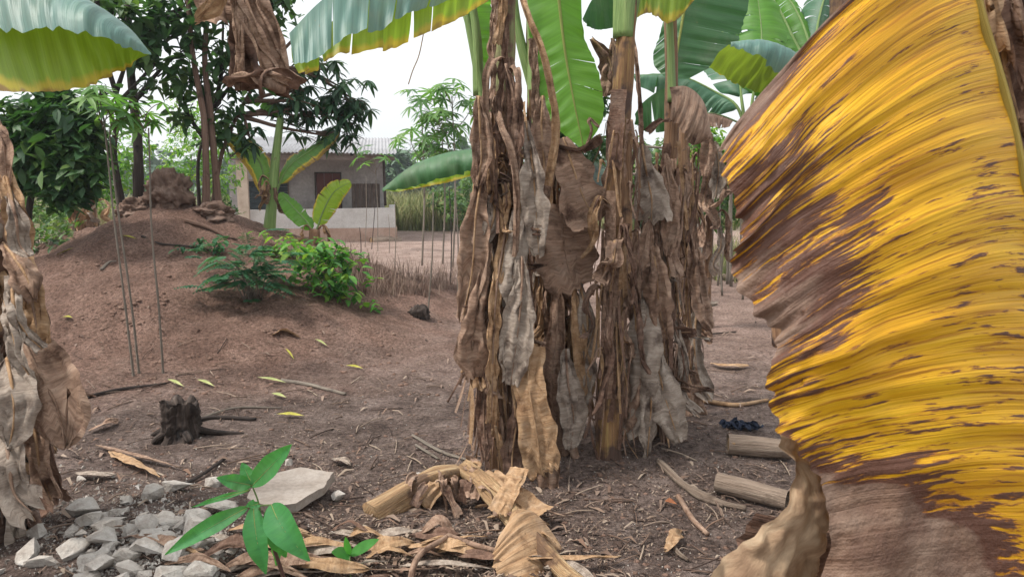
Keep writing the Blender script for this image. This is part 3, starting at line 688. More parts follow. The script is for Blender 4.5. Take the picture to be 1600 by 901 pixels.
# rough root plate on top of the mound
def lump(mb, c, rx, ry, rz, seed, n=22, amp=.35, sc=1.6):
    v = []; f = []; m = n // 2; uv = []
    for i in range(m + 1):
        th = math.pi * i / m
        for j in range(n):
            ph = 2 * math.pi * j / n; d = V((math.sin(th) * math.cos(ph), math.sin(th) * math.sin(ph), math.cos(th)))
            k = 1 + amp * noise.noise(d * sc + V((seed, seed * 1.7, 0))) + amp * .5 * noise.noise(d * sc * 3 + V((seed, 0, 5)))
            v.append(V(c) + V((d.x * rx, d.y * ry, d.z * rz)) * k); uv.append((j / n, i / m))
    for i in range(m):
        for j in range(n): a = i * n + j; b = i * n + (j + 1) % n; f.append((a, a + n, b + n, b))
    mb.add(v, f, uv)
def earth(cx, d, rx, rz, seed, label, up=.35):
    mb = MB(); x = at(cx, 300, d).x; c = V((x, d, h(x, d) + rz * up)); n = 110; m = 60; v = []; f = []; uv = []
    for i in range(m + 1):
        th = math.pi * i / m
        for j in range(n):
            ph = 2 * math.pi * j / n; e = V((math.sin(th) * math.cos(ph), math.sin(th) * math.sin(ph), math.cos(th))); o_ = V((seed * 3.1, seed, 0))
            k = 1 + .45 * noise.noise(e * 1.7 + o_) + .30 * noise.noise(e * 4 + o_) + .16 * abs(noise.noise(e * 9 + o_)) + .10 * noise.noise(e * 20 + o_) + .05 * noise.noise(e * 45 + o_)
            k *= 1 + .5 * max(0, -e.z)
            v.append(c + V((e.x * rx, e.y * rx * .8, e.z * rz)) * k); uv.append((j / n, i / m))
    for i in range(m):
        for j in range(n): a = i * n + j; b = i * n + (j + 1) % n; f.append((a, a + n, b + n, b))
    mb.add(v, f, uv); return tag(mb.build('earth_lump', CLOD), label, 'earth lump')
earth(262, 8.6, .24, .24, 4, 'craggy grey brown stub of hard earth on top of the mound')
earth(212, 8.6, .22, .15, 9, 'low rough earth lump round the foot of the dark trunk', .1)
earth(330, 8.45, .20, .10, 15, 'dark crumbling earth bank at the feet of the paired trunks', .1)
def root_thing(label, pts, r0, mat=BARK_D, name='root', cat='root', group=None, seed=0, seg=7):
    mb = MB(); tube(mb, pts, [r0, r0 * .9, r0 * .7, r0 * .3], seg, 24, wob=.5, seed=seed); return tag(mb.build(name, mat), label, cat, group)
def onmound(L, dz=.01): return [ground(a, b) + V((0, 0, dz)) for a, b in L]
root_thing('long thin root running right down the face of the mound', onmound([(222, 372), (250, 385), (290, 388), (340, 396)]), .014)
root_thing('forked root hanging over the dark bank below the paired trunks', onmound([(290, 350), (320, 358), (350, 372), (372, 380)], .03), .025, BARK_R)
root_thing('short pale root sticking out of the mound face', onmound([(158, 425), (170, 414), (182, 412)], .02), .014, BARK_P)

# ------------------------------------------------------------------ shrubs on the right shoulder of the mound
def fern_bush():
    r = random.Random(21); b = ground(395, 470); root = thing('shrub', b, 'dark green feathery shrub on the right slope of the mound', 'shrub')
    mb = MB(); sb = MB()
    for i in range(90):
        tx, ty = r.gauss(388, 27), r.gauss(420, 24); e = at(tx, ty, b.y + r.uniform(-.35, .4)); s = b + V((r.uniform(-.08, .08), r.uniform(-.05, .05), 0))
        if i < 24: tube(sb, [s, s.lerp(e, .55) + V((0, 0, .08)), e], [.007, .005, .002], 4, 8)
        d = (e - s); d.z *= .2; d = d.normalized() + rv(r) * .6; d.z -= .15; d.normalize(); S = d.cross(V((0, 0, 1))).normalized(); L = r.uniform(.14, .27); u = r.random()
        for k in range(9):
            c = e + d * L * k / 9 - V((0, 0, .25 * L * (k / 9) ** 2))
            for q in (-1, 1):
                l = .08 * (1 - abs(k - 3) / 9) * r.uniform(.8, 1.2); lance(mb, c, c + (S * q + d * .5).normalized() * l, l * .26, (0, 0, 1), .2, n=4, u=min(.99, u * .6 + r.random() * .4))
    mb.build('foliage', F_FERN, root); sb.build('stem', BARK_P, root)
    
fern_bush()
def small_leafy(name, label, px, py, spread, n, size, mat, seed, asp=.5, hpx=40, dd=None, stem=BARK_P, cat='shrub'):
    r = random.Random(seed); b = ground(px, py) if dd is None else gd(px, dd); root = thing(name, b, label, cat); mb = MB(); sb = MB()
    for i in range(n):
        e = b + V((r.gauss(0, spread * .5), r.gauss(0, spread * .4), 0)); e.z = h(e.x, e.y) + r.uniform(.05, 1) * hpx / F * b.y
        for k in range(r.randint(3, 6)):
            d = rv(r).normalized(); d.z = d.z * .5 - .1; L = size * r.uniform(.6, 1.2); st = e + rv(r) * size * .6; lance(mb, st, st + d * L, L * asp * .5, V((0, 0, 1)) + rv(r) * .4, .3, n=5)
        if i % 5 == 0: tube(sb, [b, b.lerp(e, .5) + V((0, 0, .03)), e], [.006, .004, .002], 4, 6)
    mb.build('foliage', mat, root); sb.build('stem', stem, root); return root
small_leafy('shrub', 'bright green leafy shrub at the right foot of the mound', 515, 462, .33, 95, .12, F_BRI2, 22, hpx=78)
small_leafy('shrub', 'small feathery green sprig above the dark shrub on the mound', 322, 392, .2, 20, .08, F_FERN, 23, hpx=24)
small_leafy('shrub', 'low light green weed between the two young banana plants', 455, 400, .35, 35, .10, F_BRIGHT, 24, hpx=26)
small_leafy('shrub', 'little green weed behind the mound at its left foot', 75, 385, .4, 30, .1, F_MID, 25, hpx=30)

# ------------------------------------------------------------------ young banana plants before the house
def young():
    d = 9.0; b = gd(425, d); root = thing('banana_plant', b, 'taller young banana plant with a bright green stalk in front of the house', 'banana plant')
    P = [b - V((0, 0, .05)), at(418, 385, d), at(424, 320, d), at(430, 250, d), at(438, 185, d)]
    mb = MB(); tube(mb, P, [.10, .085, .06, .05, .04], 12, 30, .06, 3); mb.build('pseudostem', S_GR2, root)
    banana_leaf(root, [at(421, 330, d), at(409, 262, d), at(388, 232, d), at(350, 206, d)], .17, (.5, -.8, .5), .5, .4, 3, 31, G_TORN, .12)
    banana_leaf(root, [at(428, 310, d), at(450, 262, d), at(490, 232, d + .1), at(530, 205, d + .1)], .15, (-.2, -.9, .5), .5, .35, 5, 32, G_TORN, .15)
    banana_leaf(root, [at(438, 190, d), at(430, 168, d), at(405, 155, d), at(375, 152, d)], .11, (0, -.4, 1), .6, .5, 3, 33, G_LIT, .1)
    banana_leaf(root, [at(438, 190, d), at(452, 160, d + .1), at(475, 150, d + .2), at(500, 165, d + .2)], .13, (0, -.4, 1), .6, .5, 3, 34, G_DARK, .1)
    skirt(root, P, 7, .35 + b.z, .62 + b.z, .09, .15, .32, .03, .07, 35, (0, 2, 3), floor=b.z - .3)
    d = 8.8; b = gd(497, d); root = thing('banana_plant', b, 'shorter young banana plant with two torn bright leaves beside the leafy shrub', 'banana plant')
    P = [b - V((0, 0, .05)), at(492, 395, d), at(492, 358, d)]
    mb = MB(); tube(mb, P, [.09, .085, .06], 12, 16, .06, 3); mb.build('pseudostem', S_BROWN, root)
    banana_leaf(root, [at(490, 365, d), at(478, 345, d), at(455, 320, d), at(438, 300, d)], .13, (.4, -.7, .6), .3, .3, 1, 41, G_LIT, .1)
    banana_leaf(root, [at(494, 362, d), at(505, 330, d), at(522, 300, d), at(548, 284, d)], .14, (.3, -.9, .3), .4, .3, 5, 42, G_YEL, .12)
    skirt(root, P, 5, b.z + .3, b.z + .5, .08, .15, .3, .03, .06, 43, (0, 2), floor=b.z - .3)
    d = 10.2; b = gd(140, d); root = thing('banana_plant', b, 'withered banana clump behind the left shoulder of the mound', 'banana plant')
    P = [b, at(140, 340, d), at(135, 300, d)]; mb = MB(); tube(mb, P, [.12, .1, .08], 10, 16, .06, 3); mb.build('pseudostem', S_BROWN, root)
    skirt(root, P, 16, b.z + .3, at(135, 300, d).z, .14, .3, .6, .05, .11, 44, (2, 2, 0, 1), floor=b.z - .2)
young()

# ------------------------------------------------------------------ cassava stems
def cassava(label, pts, tops, seed, r0=.0085, n=8, L=.14, size=.2, mat=F_CASS, nodes=True, dd=None, group=None):
    r = random.Random(seed); P = [at(*p) for p in pts]; P[0].z = h(P[0].x, P[0].y) - .03
    root = thing('cassava_plant', (P[0].x, P[0].y, h(P[0].x, P[0].y)), label, 'cassava plant', group)
    mb = MB(); tube(mb, P, lambda t: r0 * (1 - .4 * t) * (1 + (.22 if int(t * 60) % 3 == 0 else 0)), 6, 64, wob=.2, seed=seed); mb.build('stem', BARK_P, root)
    for t in tops: cassava_top(root, at(*t), n, L, r, size, mat)
    return root
cassava('left of the two leaning cassava stems before the mound', [(210, 603, 5.35), (196, 480, 5.35), (178, 340, 5.35), (165, 210, 5.35), (158, 165, 5.35)], [(158, 168, 5.35)], 51, n=9, L=.15, size=.17)
cassava('right of the two leaning cassava stems before the mound', [(219, 606, 5.4), (206, 480, 5.4), (186, 340, 5.4), (172, 220, 5.4), (175, 190, 5.4)], [(178, 190, 5.4)], 52, n=7, L=.14, size=.16)
cassava('single upright cassava stem standing before the middle of the mound', [(256, 598, 5.45), (248, 480, 5.45), (237, 360, 5.45), (234, 260, 5.45), (232, 200, 5.45)], [(225, 180, 5.45)], 53, n=8, L=.13, size=.15)
for i, (px, top, d, lb, tl) in enumerate([(658, 165, 13.5, 'slender cassava with pale leaves, leftmost against the white sky', 12), (690, 205, 13.8, 'slender cassava in the middle against the white sky', 9), (706, 150, 13.2, 'slender bushy cassava, rightmost against the white sky', 14)]):
    b = gd(px + 2, d); root = thing('cassava_plant', b, lb, 'cassava plant'); T = at(px, top, d); mb = MB(); tube(mb, [b, b.lerp(T, .5) + V((.05, 0, 0)), T], [.02, .016, .01], 6, 20); 
    r = random.Random(60 + i); sub = [T]
    for k in range(3):
        e = at(px + r.uniform(-42, 38), top + r.uniform(0, 90), d); q = b.lerp(T, r.uniform(.62, .8)); tube(mb, [q, q.lerp(e, .6) - V((0, 0, .06)), e], [.009, .008, .006], 5, 10); sub.append(e)
    mb.build('stem', BARK_P, root)
    for e in sub: cassava_top(root, e, tl - 4 * (e is not T), .26, r, .36)
# bare thin poles and stems beside the house and in the yard
for i, (px, y1, y0, d, lean, lb) in enumerate([
    (672, 300, 470, 7.6, -5, 'thin bare stem standing in the dry grass, left of the pale yard'),
    (713, 285, 440, 9, 2, 'thin bare stem close to the left of the dead clump'),
    (703, 290, 420, 10, 1, 'thin dark stem between the dry grass and the dead clump'),
    (585, 262, 375, 17, -3, 'thin leaning pole before the right end of the low white wall'),
    (572, 275, 365, 17.5, 0, 'thin upright pole before the right end of the low white wall'),
    (617, 315, 400, 13, 0, 'slim yellowish stalk right of the house corner'),
    (608, 335, 375, 16, 1, 'second slim stalk right of the house corner'),
    (505, 385, 480, 7.3, -4, 'thin pale stem in front of the bright leafy shrub'),
    (486, 430, 478, 7.2, 0, 'short thin stem below the shorter young banana plant'),
    (563, 355, 385, 14, 1, 'short dark stake in front of the house plinth')]):
    b = gd(px + lean, d); t = at(px - lean, y1, d); mb = MB(); tube(mb, [b - V((0, 0, .04)), b.lerp(t, .5) + V((.02, 0, 0)), t], [.009, .008, .005], 5, 12, wob=.3, seed=i)
    tag(mb.build('stake', BARK_P if i not in (2, 9, 3) else BARK_D), lb, 'stake')
# leafy sapling by right corner of house
cassava('young cassava with light green leaves at the right corner of the house', [(590, 375, 16.5), (590, 330, 16.5), (588, 290, 16.5), (586, 255, 16.5), (584, 245, 16.5)], [(584, 248, 16.5)], 70, n=9, L=.26, size=.35)

# ------------------------------------------------------------------ middle clump of bananas
def plant(name, label, base, pts, rad, mat, seed, strips=10, ridge=.06, group=None):
    b = gd(*base); root = thing(name, b, label, 'banana plant', group)
    P = catmull([b - V((0, 0, .05))] + [at(*p) for p in pts], 24); pseudo(root, P, rad, mat, seed, strips=strips, ridge=ridge); return root, P
def sheetleaf(root, A, parts, seed=0, tears=(), rib=None, parent=None, name='leaf', bulge=None, **kw):
    """leaf from traced curves with their own depths; parts = [(margin curve, side, material)]"""
    A3 = [at(*p) for p in A]; first = None
    for i, (B, side, mat) in enumerate(parts):
        mb = MB(); half_blade(mb, A3, [at(*p) for p in B], side, tears, seed=seed + i, bulge=bulge, **kw)
        if first is None: first = mb.build(name, mat, root, parent)
        else: mb.build('blade', mat, root, first)
    if rib:
        rb = MB(); tube(rb, A3, lambda t: rib * (1.15 - .85 * t), 6, 30); rb.build('midrib', S_RIB, root, first)
    return first
D1 = 3.65
# plant 1: brown stem at the front
p1, P1 = plant('banana_plant', 'foremost banana plant of the middle clump, its brown fibrous stem wrapped in dead leaves', (786, D1),
               [(778, 620, D1), (776, 480, D1), (781, 320, D1), (788, 200, D1), (786, 90, D1), (790, -60, D1), (792, -200, D1)], lambda t: .082 - .042 * t, S_BROWN, 1, 16, .07)
mb = MB(); tube(mb, [at(783, 175, D1 - .02), at(789, 60, D1 - .02), at(795, -150, D1 - .02)], [.054, .046, .040], 14, 24, .05, 4, 3, wob=.1); mb.build('green_stem', S_GREEN, p1)
mb = MB(); tube(mb, [at(760, 270, D1 + .02), at(752, 150, D1 + .04), at(742, 90, D1 + .05), at(728, 20, D1 + .07), at(722, -40, D1 + .1)], [.030, .026, .020, .015, .012], 10, 24, .08, 2); mb.build('petiole', S_GR2, p1)
mb = MB(); tube(mb, [at(748, 150, D1 + .05), at(745, 60, D1 + .05), at(738, 0, D1 + .05), at(740, -50, D1)], [.03, .024, .018, .014], 10, 24, .08, 2); mb.build('petiole', S_GR2, p1)
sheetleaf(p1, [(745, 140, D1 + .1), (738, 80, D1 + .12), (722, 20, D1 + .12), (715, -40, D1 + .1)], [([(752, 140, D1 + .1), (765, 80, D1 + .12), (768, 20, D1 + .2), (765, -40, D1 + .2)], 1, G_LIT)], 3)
skirt(p1, P1, 38, .62, 1.46, .085, .22, .6, .02, .058, 101, (0, 0, 3, 0, 1, 2, 3))
# traced dead leaves on plant 1
f_ = 3.5
hang(p1, [(808, 262, f_), (812, 330, f_ - .02), (806, 400, f_ - .05), (800, 450, f_ - .07), (806, 500, f_ - .07)], 34, 1, 201, .8)
hang(p1, [(816, 400, f_ - .08), (814, 470, f_ - .1), (806, 540, f_ - .1), (798, 600, f_ - .08)], 46, 1, 202, .6)
hang(p1, [(822, 190, f_), (832, 260, f_ - .04), (838, 330, f_ - .05), (842, 400, f_ - .05)], 40, 1, 203, .9)
hang(p1, [(792, 640 - 290, f_), (776, 450, f_ - .08), (770, 560, f_ - .1), (768, 660, f_ - .09)], 16, 2, 204, .3, prof='x')
hang(p1, [(760, 250, f_), (744, 330, f_ - .05), (738, 420, f_ - .06), (722, 500, f_ - .05)], 50, 0, 205, 1.0)
hang(p1, [(765, 380, f_), (748, 470, f_ - .05), (738, 540, f_ - .06), (742, 590, f_ - .05)], 54, 0, 206, 1.1)
hang(p1, [(830, 540, f_ - .05), (826, 600, f_ - .1), (836, 660, f_ - .12), (846, 730, f_ - .12), (850, 742, f_ - .12)], 52, 2, 207, .5, prof='flat', tipw=.9)
hang(p1, [(842, 640, f_ - .04), (850, 700, f_ - .08), (858, 760, f_ - .1), (846, 818, f_ - .12)], 46, 0, 208, 1.2)
hang(p1, [(800, 600, f_), (806, 660, f_ - .06), (800, 720, f_ - .06), (806, 790, f_ - .1)], 34, 3, 209, 1.0)
hang(p1, [(762, 560, f_), (756, 640, f_ - .03), (758, 720, f_ - .03)], 22, 3, 210, .6)
fibres(p1, P1, 210, .12, 1.62, .085, 7001)
# arching dead petioles
def pet(root, L, r0, mat=DEAD[0], seed=0):
    mb = MB(); ribbon(mb, [at(*p) for p in L], r0 * 1.5, seed + 5000, 1.7, k=.9, az=.4, prof='x', N=44, M=10, rough=.007, twist=.8); return mb.build('dead_petiole', mat, root)
pet(p1, [(795, 100, 3.62), (775, 92, 3.5), (762, 110, 3.45), (758, 160, 3.45), (766, 210, 3.48), (772, 290, 3.5)], .016, DEAD[0])
pet(p1, [(790, 112, 3.6), (806, 104, 3.5), (812, 140, 3.46), (808, 200, 3.46), (812, 280, 3.5)], .017, DEAD[0], 2)
pet(p1, [(806, -40, 3.6), (822, 20, 3.48), (846, 80, 3.42), (862, 150, 3.4), (868, 210, 3.42), (856, 290, 3.46)], .017, DEAD[2], 3)
pet(p1, [(776, 150, 3.6), (758, 158, 3.5), (748, 200, 3.46), (750, 260, 3.46), (752, 330, 3.5)], .02, DEAD[3], 4)
pet(p1, [(770, 160, 3.6), (784, 200, 3.45), (800, 240, 3.42), (806, 300, 3.42), (802, 400, 3.44)], .020, DEAD[0], 5)
hang(p1, [(748, 150, 3.46), (750, 200, 3.45), (752, 250, 3.45), (745, 290, 3.45)], 34, 0, 211, .9)
hang(p1, [(790, 100, 3.5), (802, 150, 3.46), (806, 210, 3.46), (800, 260, 3.45)], 26, 3, 212, .9)
for i, L in enumerate([[(776, -40), (772, 20), (768, 80), (770, 130), (762, 170)], [(790, 20), (788, 80), (784, 130), (778, 190), (782, 240)], [(784, -60), (786, 0), (782, 40), (776, 70)], [(797, 90), (794, 150), (790, 210), (796, 260)]]):
    hang(p1, [(a, b, 3.56 - .01 * k) for k, (a, b) in enumerate(L)], 8 + 2 * (i % 3), (0, 3, 2)[i % 3], 1950 + i, .5, prof='x', rib=False)
for i, L in enumerate([[(832, 60), (836, 120), (838, 180), (848, 240)]]):
    hang(p1, [(a, b, 3.98) for a, b in L], 12, (0, 3)[i], 1960 + i, .5, prof='x', rib=False)
# bunched fibres round the neck of the stem
rr_ = random.Random(77)
for i in range(26):
    z = at(780, rr_.uniform(235, 330), 3.5).z; a = rr_.uniform(math.pi, 2 * math.pi); s = stem_fn(P1, z); q = []
    for k in range(7):
        aa = a + (k - 3) * rr_.uniform(.15, .4); q.append(s + V((math.cos(aa), math.sin(aa), 0)) * (.10 + .025 * rr_.random()) + V((0, 0, rr_.uniform(-.03, .03))))
    mb = MB(); ribbon(mb, q, .018, 900 + i, 1.2, az=a, prof='x', N=20, M=6); mb.build('sheath', DEAD[rr_.choice((0, 3, 2))], p1)

# plant 2: pale green stem behind with a big flat dead leaf
D2 = 4.1
p2, P2 = plant('banana_plant', 'banana plant behind the foremost one, with a broad upright green leaf and dead brown fan', (872, D2),
               [(868, 600, D2), (862, 450, D2), (850, 300, D2), (842, 220, D2), (838, 100, D2), (832, -80, D2)], lambda t: .09 - .05 * t, S_BROWN, 2, 12)
mb = MB(); tube(mb, [at(846, 240, D2 - .03), at(840, 150, D2 - .03), at(836, 60, D2 - .03), at(826, -60, D2)], [.055, .05, .04, .03], 14, 24, .06, 4, wob=.1); mb.build('green_stem', S_GR2, p2)
mb = MB(); tube(mb, [at(836, 140, D2), at(815, 70, D2), at(806, 20, D2), at(800, -50, D2)], [.035, .026, .02, .015], 10, 24, .06, 3); mb.build('petiole', S_GR2, p2)
fibres(p2, P2, 180, .2, 1.55, .11, 7002)
skirt(p2, P2, 30, .35, 1.42, .10, .25, .7, .025, .07, 102, (0, 0, 1, 0, 2, 3))
e_ = 3.85
hang(p2, [(880, 215, e_), (895, 260, e_ - .06), (908, 300, e_ - .1), (925, 335, e_ - .1), (930, 345, e_ - .1)], 96, 0, 221, .35, k=.9, prof='fan', jag=.15)
hang(p2, [(875, 320, e_), (880, 370, e_ - .1), (888, 420, e_ - .12), (900, 452, e_ - .12)], 84, 0, 222, .5, k=1, prof='flat')
hang(p2, [(848, 150, e_), (846, 200, e_ - .05), (850, 260, e_ - .06), (845, 330, e_ - .06)], 40, 0, 223, .9)
hang(p2, [(884, 545, e_ - .15), (888, 600, e_ - .2), (896, 650, e_ - .2), (892, 700, e_ - .2)], 44, 1, 224, .7)
hang(p2, [(895, 440, e_), (905, 520, e_ - .1), (915, 590, e_ - .12), (922, 650, e_ - .1)], 26, 2, 225, .6)
hang(p2, [(870, 440, e_), (870, 520, e_ - .1), (862, 590, e_ - .12), (868, 680, e_ - .1)], 60, 0, 226, 1.1)
hang(p2, [(905, 440, e_), (918, 500, e_ - .1), (914, 560, e_ - .12), (905, 640, e_ - .1)], 42, 1, 227, 1.0)
hang(p2, [(870, 620, e_ - .1), (880, 690, e_ - .12), (900, 740, e_ - .1), (890, 765, e_ - .1)], 50, 0, 228, 1.0)
sheetleaf(p2, [(866, -70, 4.0), (880, 60, 3.98), (893, 140, 3.95), (912, 232, 3.9)],
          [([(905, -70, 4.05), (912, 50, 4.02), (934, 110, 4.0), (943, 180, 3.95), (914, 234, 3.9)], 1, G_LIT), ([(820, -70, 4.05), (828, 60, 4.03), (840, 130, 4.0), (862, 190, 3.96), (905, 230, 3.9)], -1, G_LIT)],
          11, (.45, .62), .008, N=70, gap=.03, ruffle=.008, pleat=.003, pk=70)
pet(p2, [(858, 215, 4), (866, 230, 3.85), (905, 236, 3.8), (940, 215, 3.82)], .02, DEAD[3], 7)
pet(p2, [(915, 240, 3.9), (925, 205, 3.85), (921, 188, 3.85), (935, 200, 3.85)], .012, DEAD[0], 8)

# plant 3: yellowish stem
D3 = 3.72
p3, P3_ = plant('banana_plant', 'banana plant with a mottled yellow brown stem, right of the big fan of dead leaf', (955, D3),
                [(952, 640, D3), (960, 500, D3), (965, 350, D3), (967, 220, D3), (974, 120, D3), (982, 0, D3), (990, -120, D3)], lambda t: .068 - .030 * t, S_YEL, 3, 9, .07)
mb = MB(); tube(mb, [at(974, 60, D3), at(978, -20, D3), at(980, -100, D3)], [.05, .056, .05], 12, 16, .08, 3); mb.build('green_stem', S_GR2, p3)
mb = MB(); tube(mb, [at(984, 40, D3), at(998, -30, D3), at(1010, -90, D3)], [.03, .024, .018], 8, 14, .08, 3); mb.build('petiole', S_GR2, p3)
fibres(p3, P3_, 60, .1, 1.7, .066, 7003, .35)
skirt(p3, P3_, 7, .6, 1.3, .08, .25, .5, .03, .05, 103, (0, 2, 3))
pet(p3, [(984, 55, 3.9), (990, 90, 3.85), (996, 150, 3.82), (1000, 210, 3.82), (1004, 240, 3.84)], .015, DEAD[0], 9)
pet(p3, [(968, 200, 3.9), (985, 212, 3.82), (988, 240, 3.8), (978, 280, 3.82)], .014, DEAD[3], 10)
hang(p3, [(966, 205, 3.88), (962, 240, 3.83), (955, 300, 3.83), (950, 360, 3.84)], 26, 0, 231, .6)
hang(p3, [(972, 120, 3.88), (968, 160, 3.86), (960, 210, 3.85), (958, 250, 3.85)], 24, 0, 232, .4, prof='x')
sheetleaf(p3, [(990, -60, 4.05), (950, -30, 4.0), (925, 0, 3.95), (910, 30, 3.92)], [([(990, 42, 4.05), (960, 44, 4.02), (930, 46, 3.96), (912, 34, 3.92)], 1, G_DARK)], 21, ruffle=.02, N=40)
sheetleaf(p3, [(985, -60, 3.9), (1040, -70, 3.9), (1100, -40, 3.9)], [([(992, 30, 3.85), (1015, 20, 3.85), (1050, 36, 3.85), (1094, -10, 3.88)], 1, G_YEL)], 23, ruffle=.02, N=40)
hang(p3, [(925, 60, 4.3), (950, 90, 4.3), (958, 120, 4.3), (965, 150, 4.28)], 34, 3, 233, 1.0)
hang(p3, [(958, 60, 4.3), (958, 100, 4.3), (950, 130, 4.3), (945, 150, 4.28)], 30, 0, 234, 1.0)

# plant 4: dead stem with the long grey skirt
D4 = 4.0
p4, P4 = plant('banana_plant', 'banana plant under a long grey skirt of dead leaves, right of the mottled stem', (1020, D4),
               [(1018, 620, D4), (1022, 480, D4), (1034, 330, D4), (1048, 230, D4), (1050, 130, D4), (1046, -40, D4), (1044, -160, D4)], lambda t: .062 - .040 * t, S_BROWN, 4, 6)
mb = MB(); tube(mb, [at(1050, 160, D4 - .03), at(1048, 80, D4 - .03), at(1042, -60, D4 - .03)], [.024, .02, .016], 10, 20, .05, 2); mb.build('petiole', S_GR2, p4)
fibres(p4, P4, 180, .15, 1.6, .10, 7004, .4)
skirt(p4, P4, 34, .3, 1.5, .07, .2, .6, .025, .07, 104, (1, 0, 1, 0, 0, 2, 3))
g_ = 3.82
hang(p4, [(1003, 225, g_), (1010, 270, g_ - .02), (1018, 310, g_ - .04), (1018, 345, g_ - .04)], 58, 1, 241, .5, prof='fan', tipw=.5)
hang(p4, [(1016, 345, g_), (1005, 400, g_ - .04), (992, 450, g_ - .05), (985, 500, g_ - .04)], 50, 0, 242, 1.1)
hang(p4, [(1020, 380, g_), (1026, 430, g_ - .06), (1030, 480, g_ - .06), (1042, 530, g_ - .05)], 50, 0, 243, 1.2)
hang(p4, [(1010, 440, g_), (1008, 500, g_ - .08), (1002, 560, g_ - .1), (995, 640, g_ - .08), (975, 680, g_ - .08)], 60, 1, 244, 1.0)
hang(p4, [(1025, 520, g_), (1030, 580, g_ - .08), (1045, 640, g_ - .1), (1062, 690, g_ - .1)], 56, 1, 245, 1.0)
hang(p4, [(1000, 540, g_), (985, 600, g_ - .06), (968, 650, g_ - .06), (962, 690, g_ - .04)], 54, 0, 246, 1.2)
hang(p4, [(1015, 560, g_ - .05), (1018, 620, g_ - .12), (1014, 680, g_ - .12), (1010, 725, g_ - .1)], 40, 1, 247, 1.1)
hang(p4, [(1040, 240, g_), (1045, 290, g_ - .02), (1048, 340, g_ - .02), (1045, 400, g_ - .02)], 26, 0, 248, .6)
sheetleaf(p4, [(1046, 136, g_), (1075, 136, g_), (1100, 160, g_), (1111, 205, g_)], [([(1046, 190, g_ - .05), (1058, 195, g_ - .08), (1078, 226, g_ - .1), (1107, 218, g_ - .04)], 1, DEAD[0])], 31, ruffle=.02, N=36, pleat=.004, pk=40, name='dead_leaf', bulge=(0, -.05, 0))
pet(p4, [(1050, 190, 3.95), (1040, 190, 3.85), (1020, 197, 3.8), (1010, 206, 3.8)], .018, DEAD[3], 12)
sheetleaf(p4, [(1088, -80, 4.3), (1072, 0, 4.28), (1060, 70, 4.25), (1052, 124, 4.22)],
          [([(1185, -80, 4.4), (1166, 20, 4.38), (1140, 84, 4.34), (1075, 124, 4.24)], 1, G_DARK), ([(1055, -60, 4.35), (1035, 40, 4.32), (1020, 95, 4.3), (1044, 126, 4.24)], -1, G_DARK)], 33, (.5, .6, .82), .010, N=60, gap=.04, ruffle=.008, pleat=.004, pk=55)
sheetleaf(p4, [(1055, 135, 4.4), (1030, 142, 4.4), (1005, 160, 4.4), (992, 178, 4.38)], [([(1060, 196, 4.4), (1035, 206, 4.4), (1010, 206, 4.4), (992, 192, 4.38)], 1, G_DARK)], 35, (.5,), ruffle=.02, N=36, gap=.3)

# plant 5: narrow hanging mass
D5 = 4.7
p5, P5 = plant('banana_plant', 'thin dead banana stem with a narrow ragged skirt, rightmost of the middle clump', (1080, D5),
               [(1078, 600, D5), (1074, 450, D5), (1072, 330, D5), (1068, 240, D5), (1070, 180, D5)], lambda t: .04 - .012 * t, S_BROWN, 5, 3)
k_ = 4.5
fibres(p5, P5, 75, .2, 1.5, .05, 7005, .35)
skirt(p5, P5, 9, .5, 1.4, .045, .2, .5, .03, .055, 105, (0, 0, 1))
hang(p5, [(1072, 330, k_), (1075, 380, k_), (1068, 430, k_), (1064, 475, k_)], 36, 0, 251, .7)
hang(p5, [(1085, 360, k_), (1092, 430, k_), (1098, 480, k_), (1110, 515, k_)], 36, 0, 252, 1.1)
hang(p5, [(1090, 480, k_), (1085, 540, k_), (1092, 590, k_), (1112, 625, k_)], 40, 1, 253, 1.1)
hang(p5, [(1080, 540, k_), (1078, 600, k_), (1088, 650, k_), (1108, 690, k_)], 44, 0, 254, 1.1)
# small hanging dead bits seen behind on the right
r_ = thing('banana_plant', gd(1105, 7.5), 'shrivelled banana stem with drooping brown tatters in front of the thicket', 'banana plant')
P6 = catmull([gd(1105, 7.5), at(1108, 330, 7.5), at(1100, 230, 7.5), at(1095, 180, 7.5)], 12); pseudo(r_, P6, [.04, .02], S_BROWN, 6, strips=0)
skirt(r_, P6, 14, .9, 1.9, .09, .25, .6, .05, .1, 106, (0, 0, 1))
for i, (px, py) in enumerate([(1105, 200), (1120, 235)]): hang(r_, [(px, py, 7.2), (px + 3, py + 30, 7.2), (px - 3, py + 75, 7.2)], 26, 1 if i else 0, 260 + i, 1)

# ------------------------------------------------------------------ bananas at the right back
q = thing('banana_plant', gd(1168, 6.6), 'green banana plant behind the yellow leaf, its pale stalks fanning out', 'banana plant'); d = 6.6
mb = MB(); tube(mb, [gd(1230, d) - V((0, 0, .05)), at(1215, 320, d), at(1168, 190, d)], [.10, .08, .05], 12, 20, .06, 3); mb.build('pseudostem', S_BROWN, q)
banana_leaf(q, [at(1165, 200, d), at(1150, 165, d), at(1120, 145, d + .1), at(1060, 118, d + .2), at(990, 118, d + .3)], .26, (0, -.5, 1), 1.0, .9, 9, 301, G_DARK, .22, .014)
banana_leaf(q, [at(1165, 200, d), at(1158, 150, d), at(1150, 90, d + .3), at(1120, 30, d + .6), at(1100, -60, d + .8)], .3, (0, -1, .3), .4, .5, 8, 302, G_DARK, .25, .014)
banana_leaf(q, [at(1170, 200, d), at(1178, 140, d), at(1190, 60, d + .3), at(1180, -30, d + .6)], .3, (0, -1, .3), .5, .5, 7, 303, G_LIT, .3, .014)
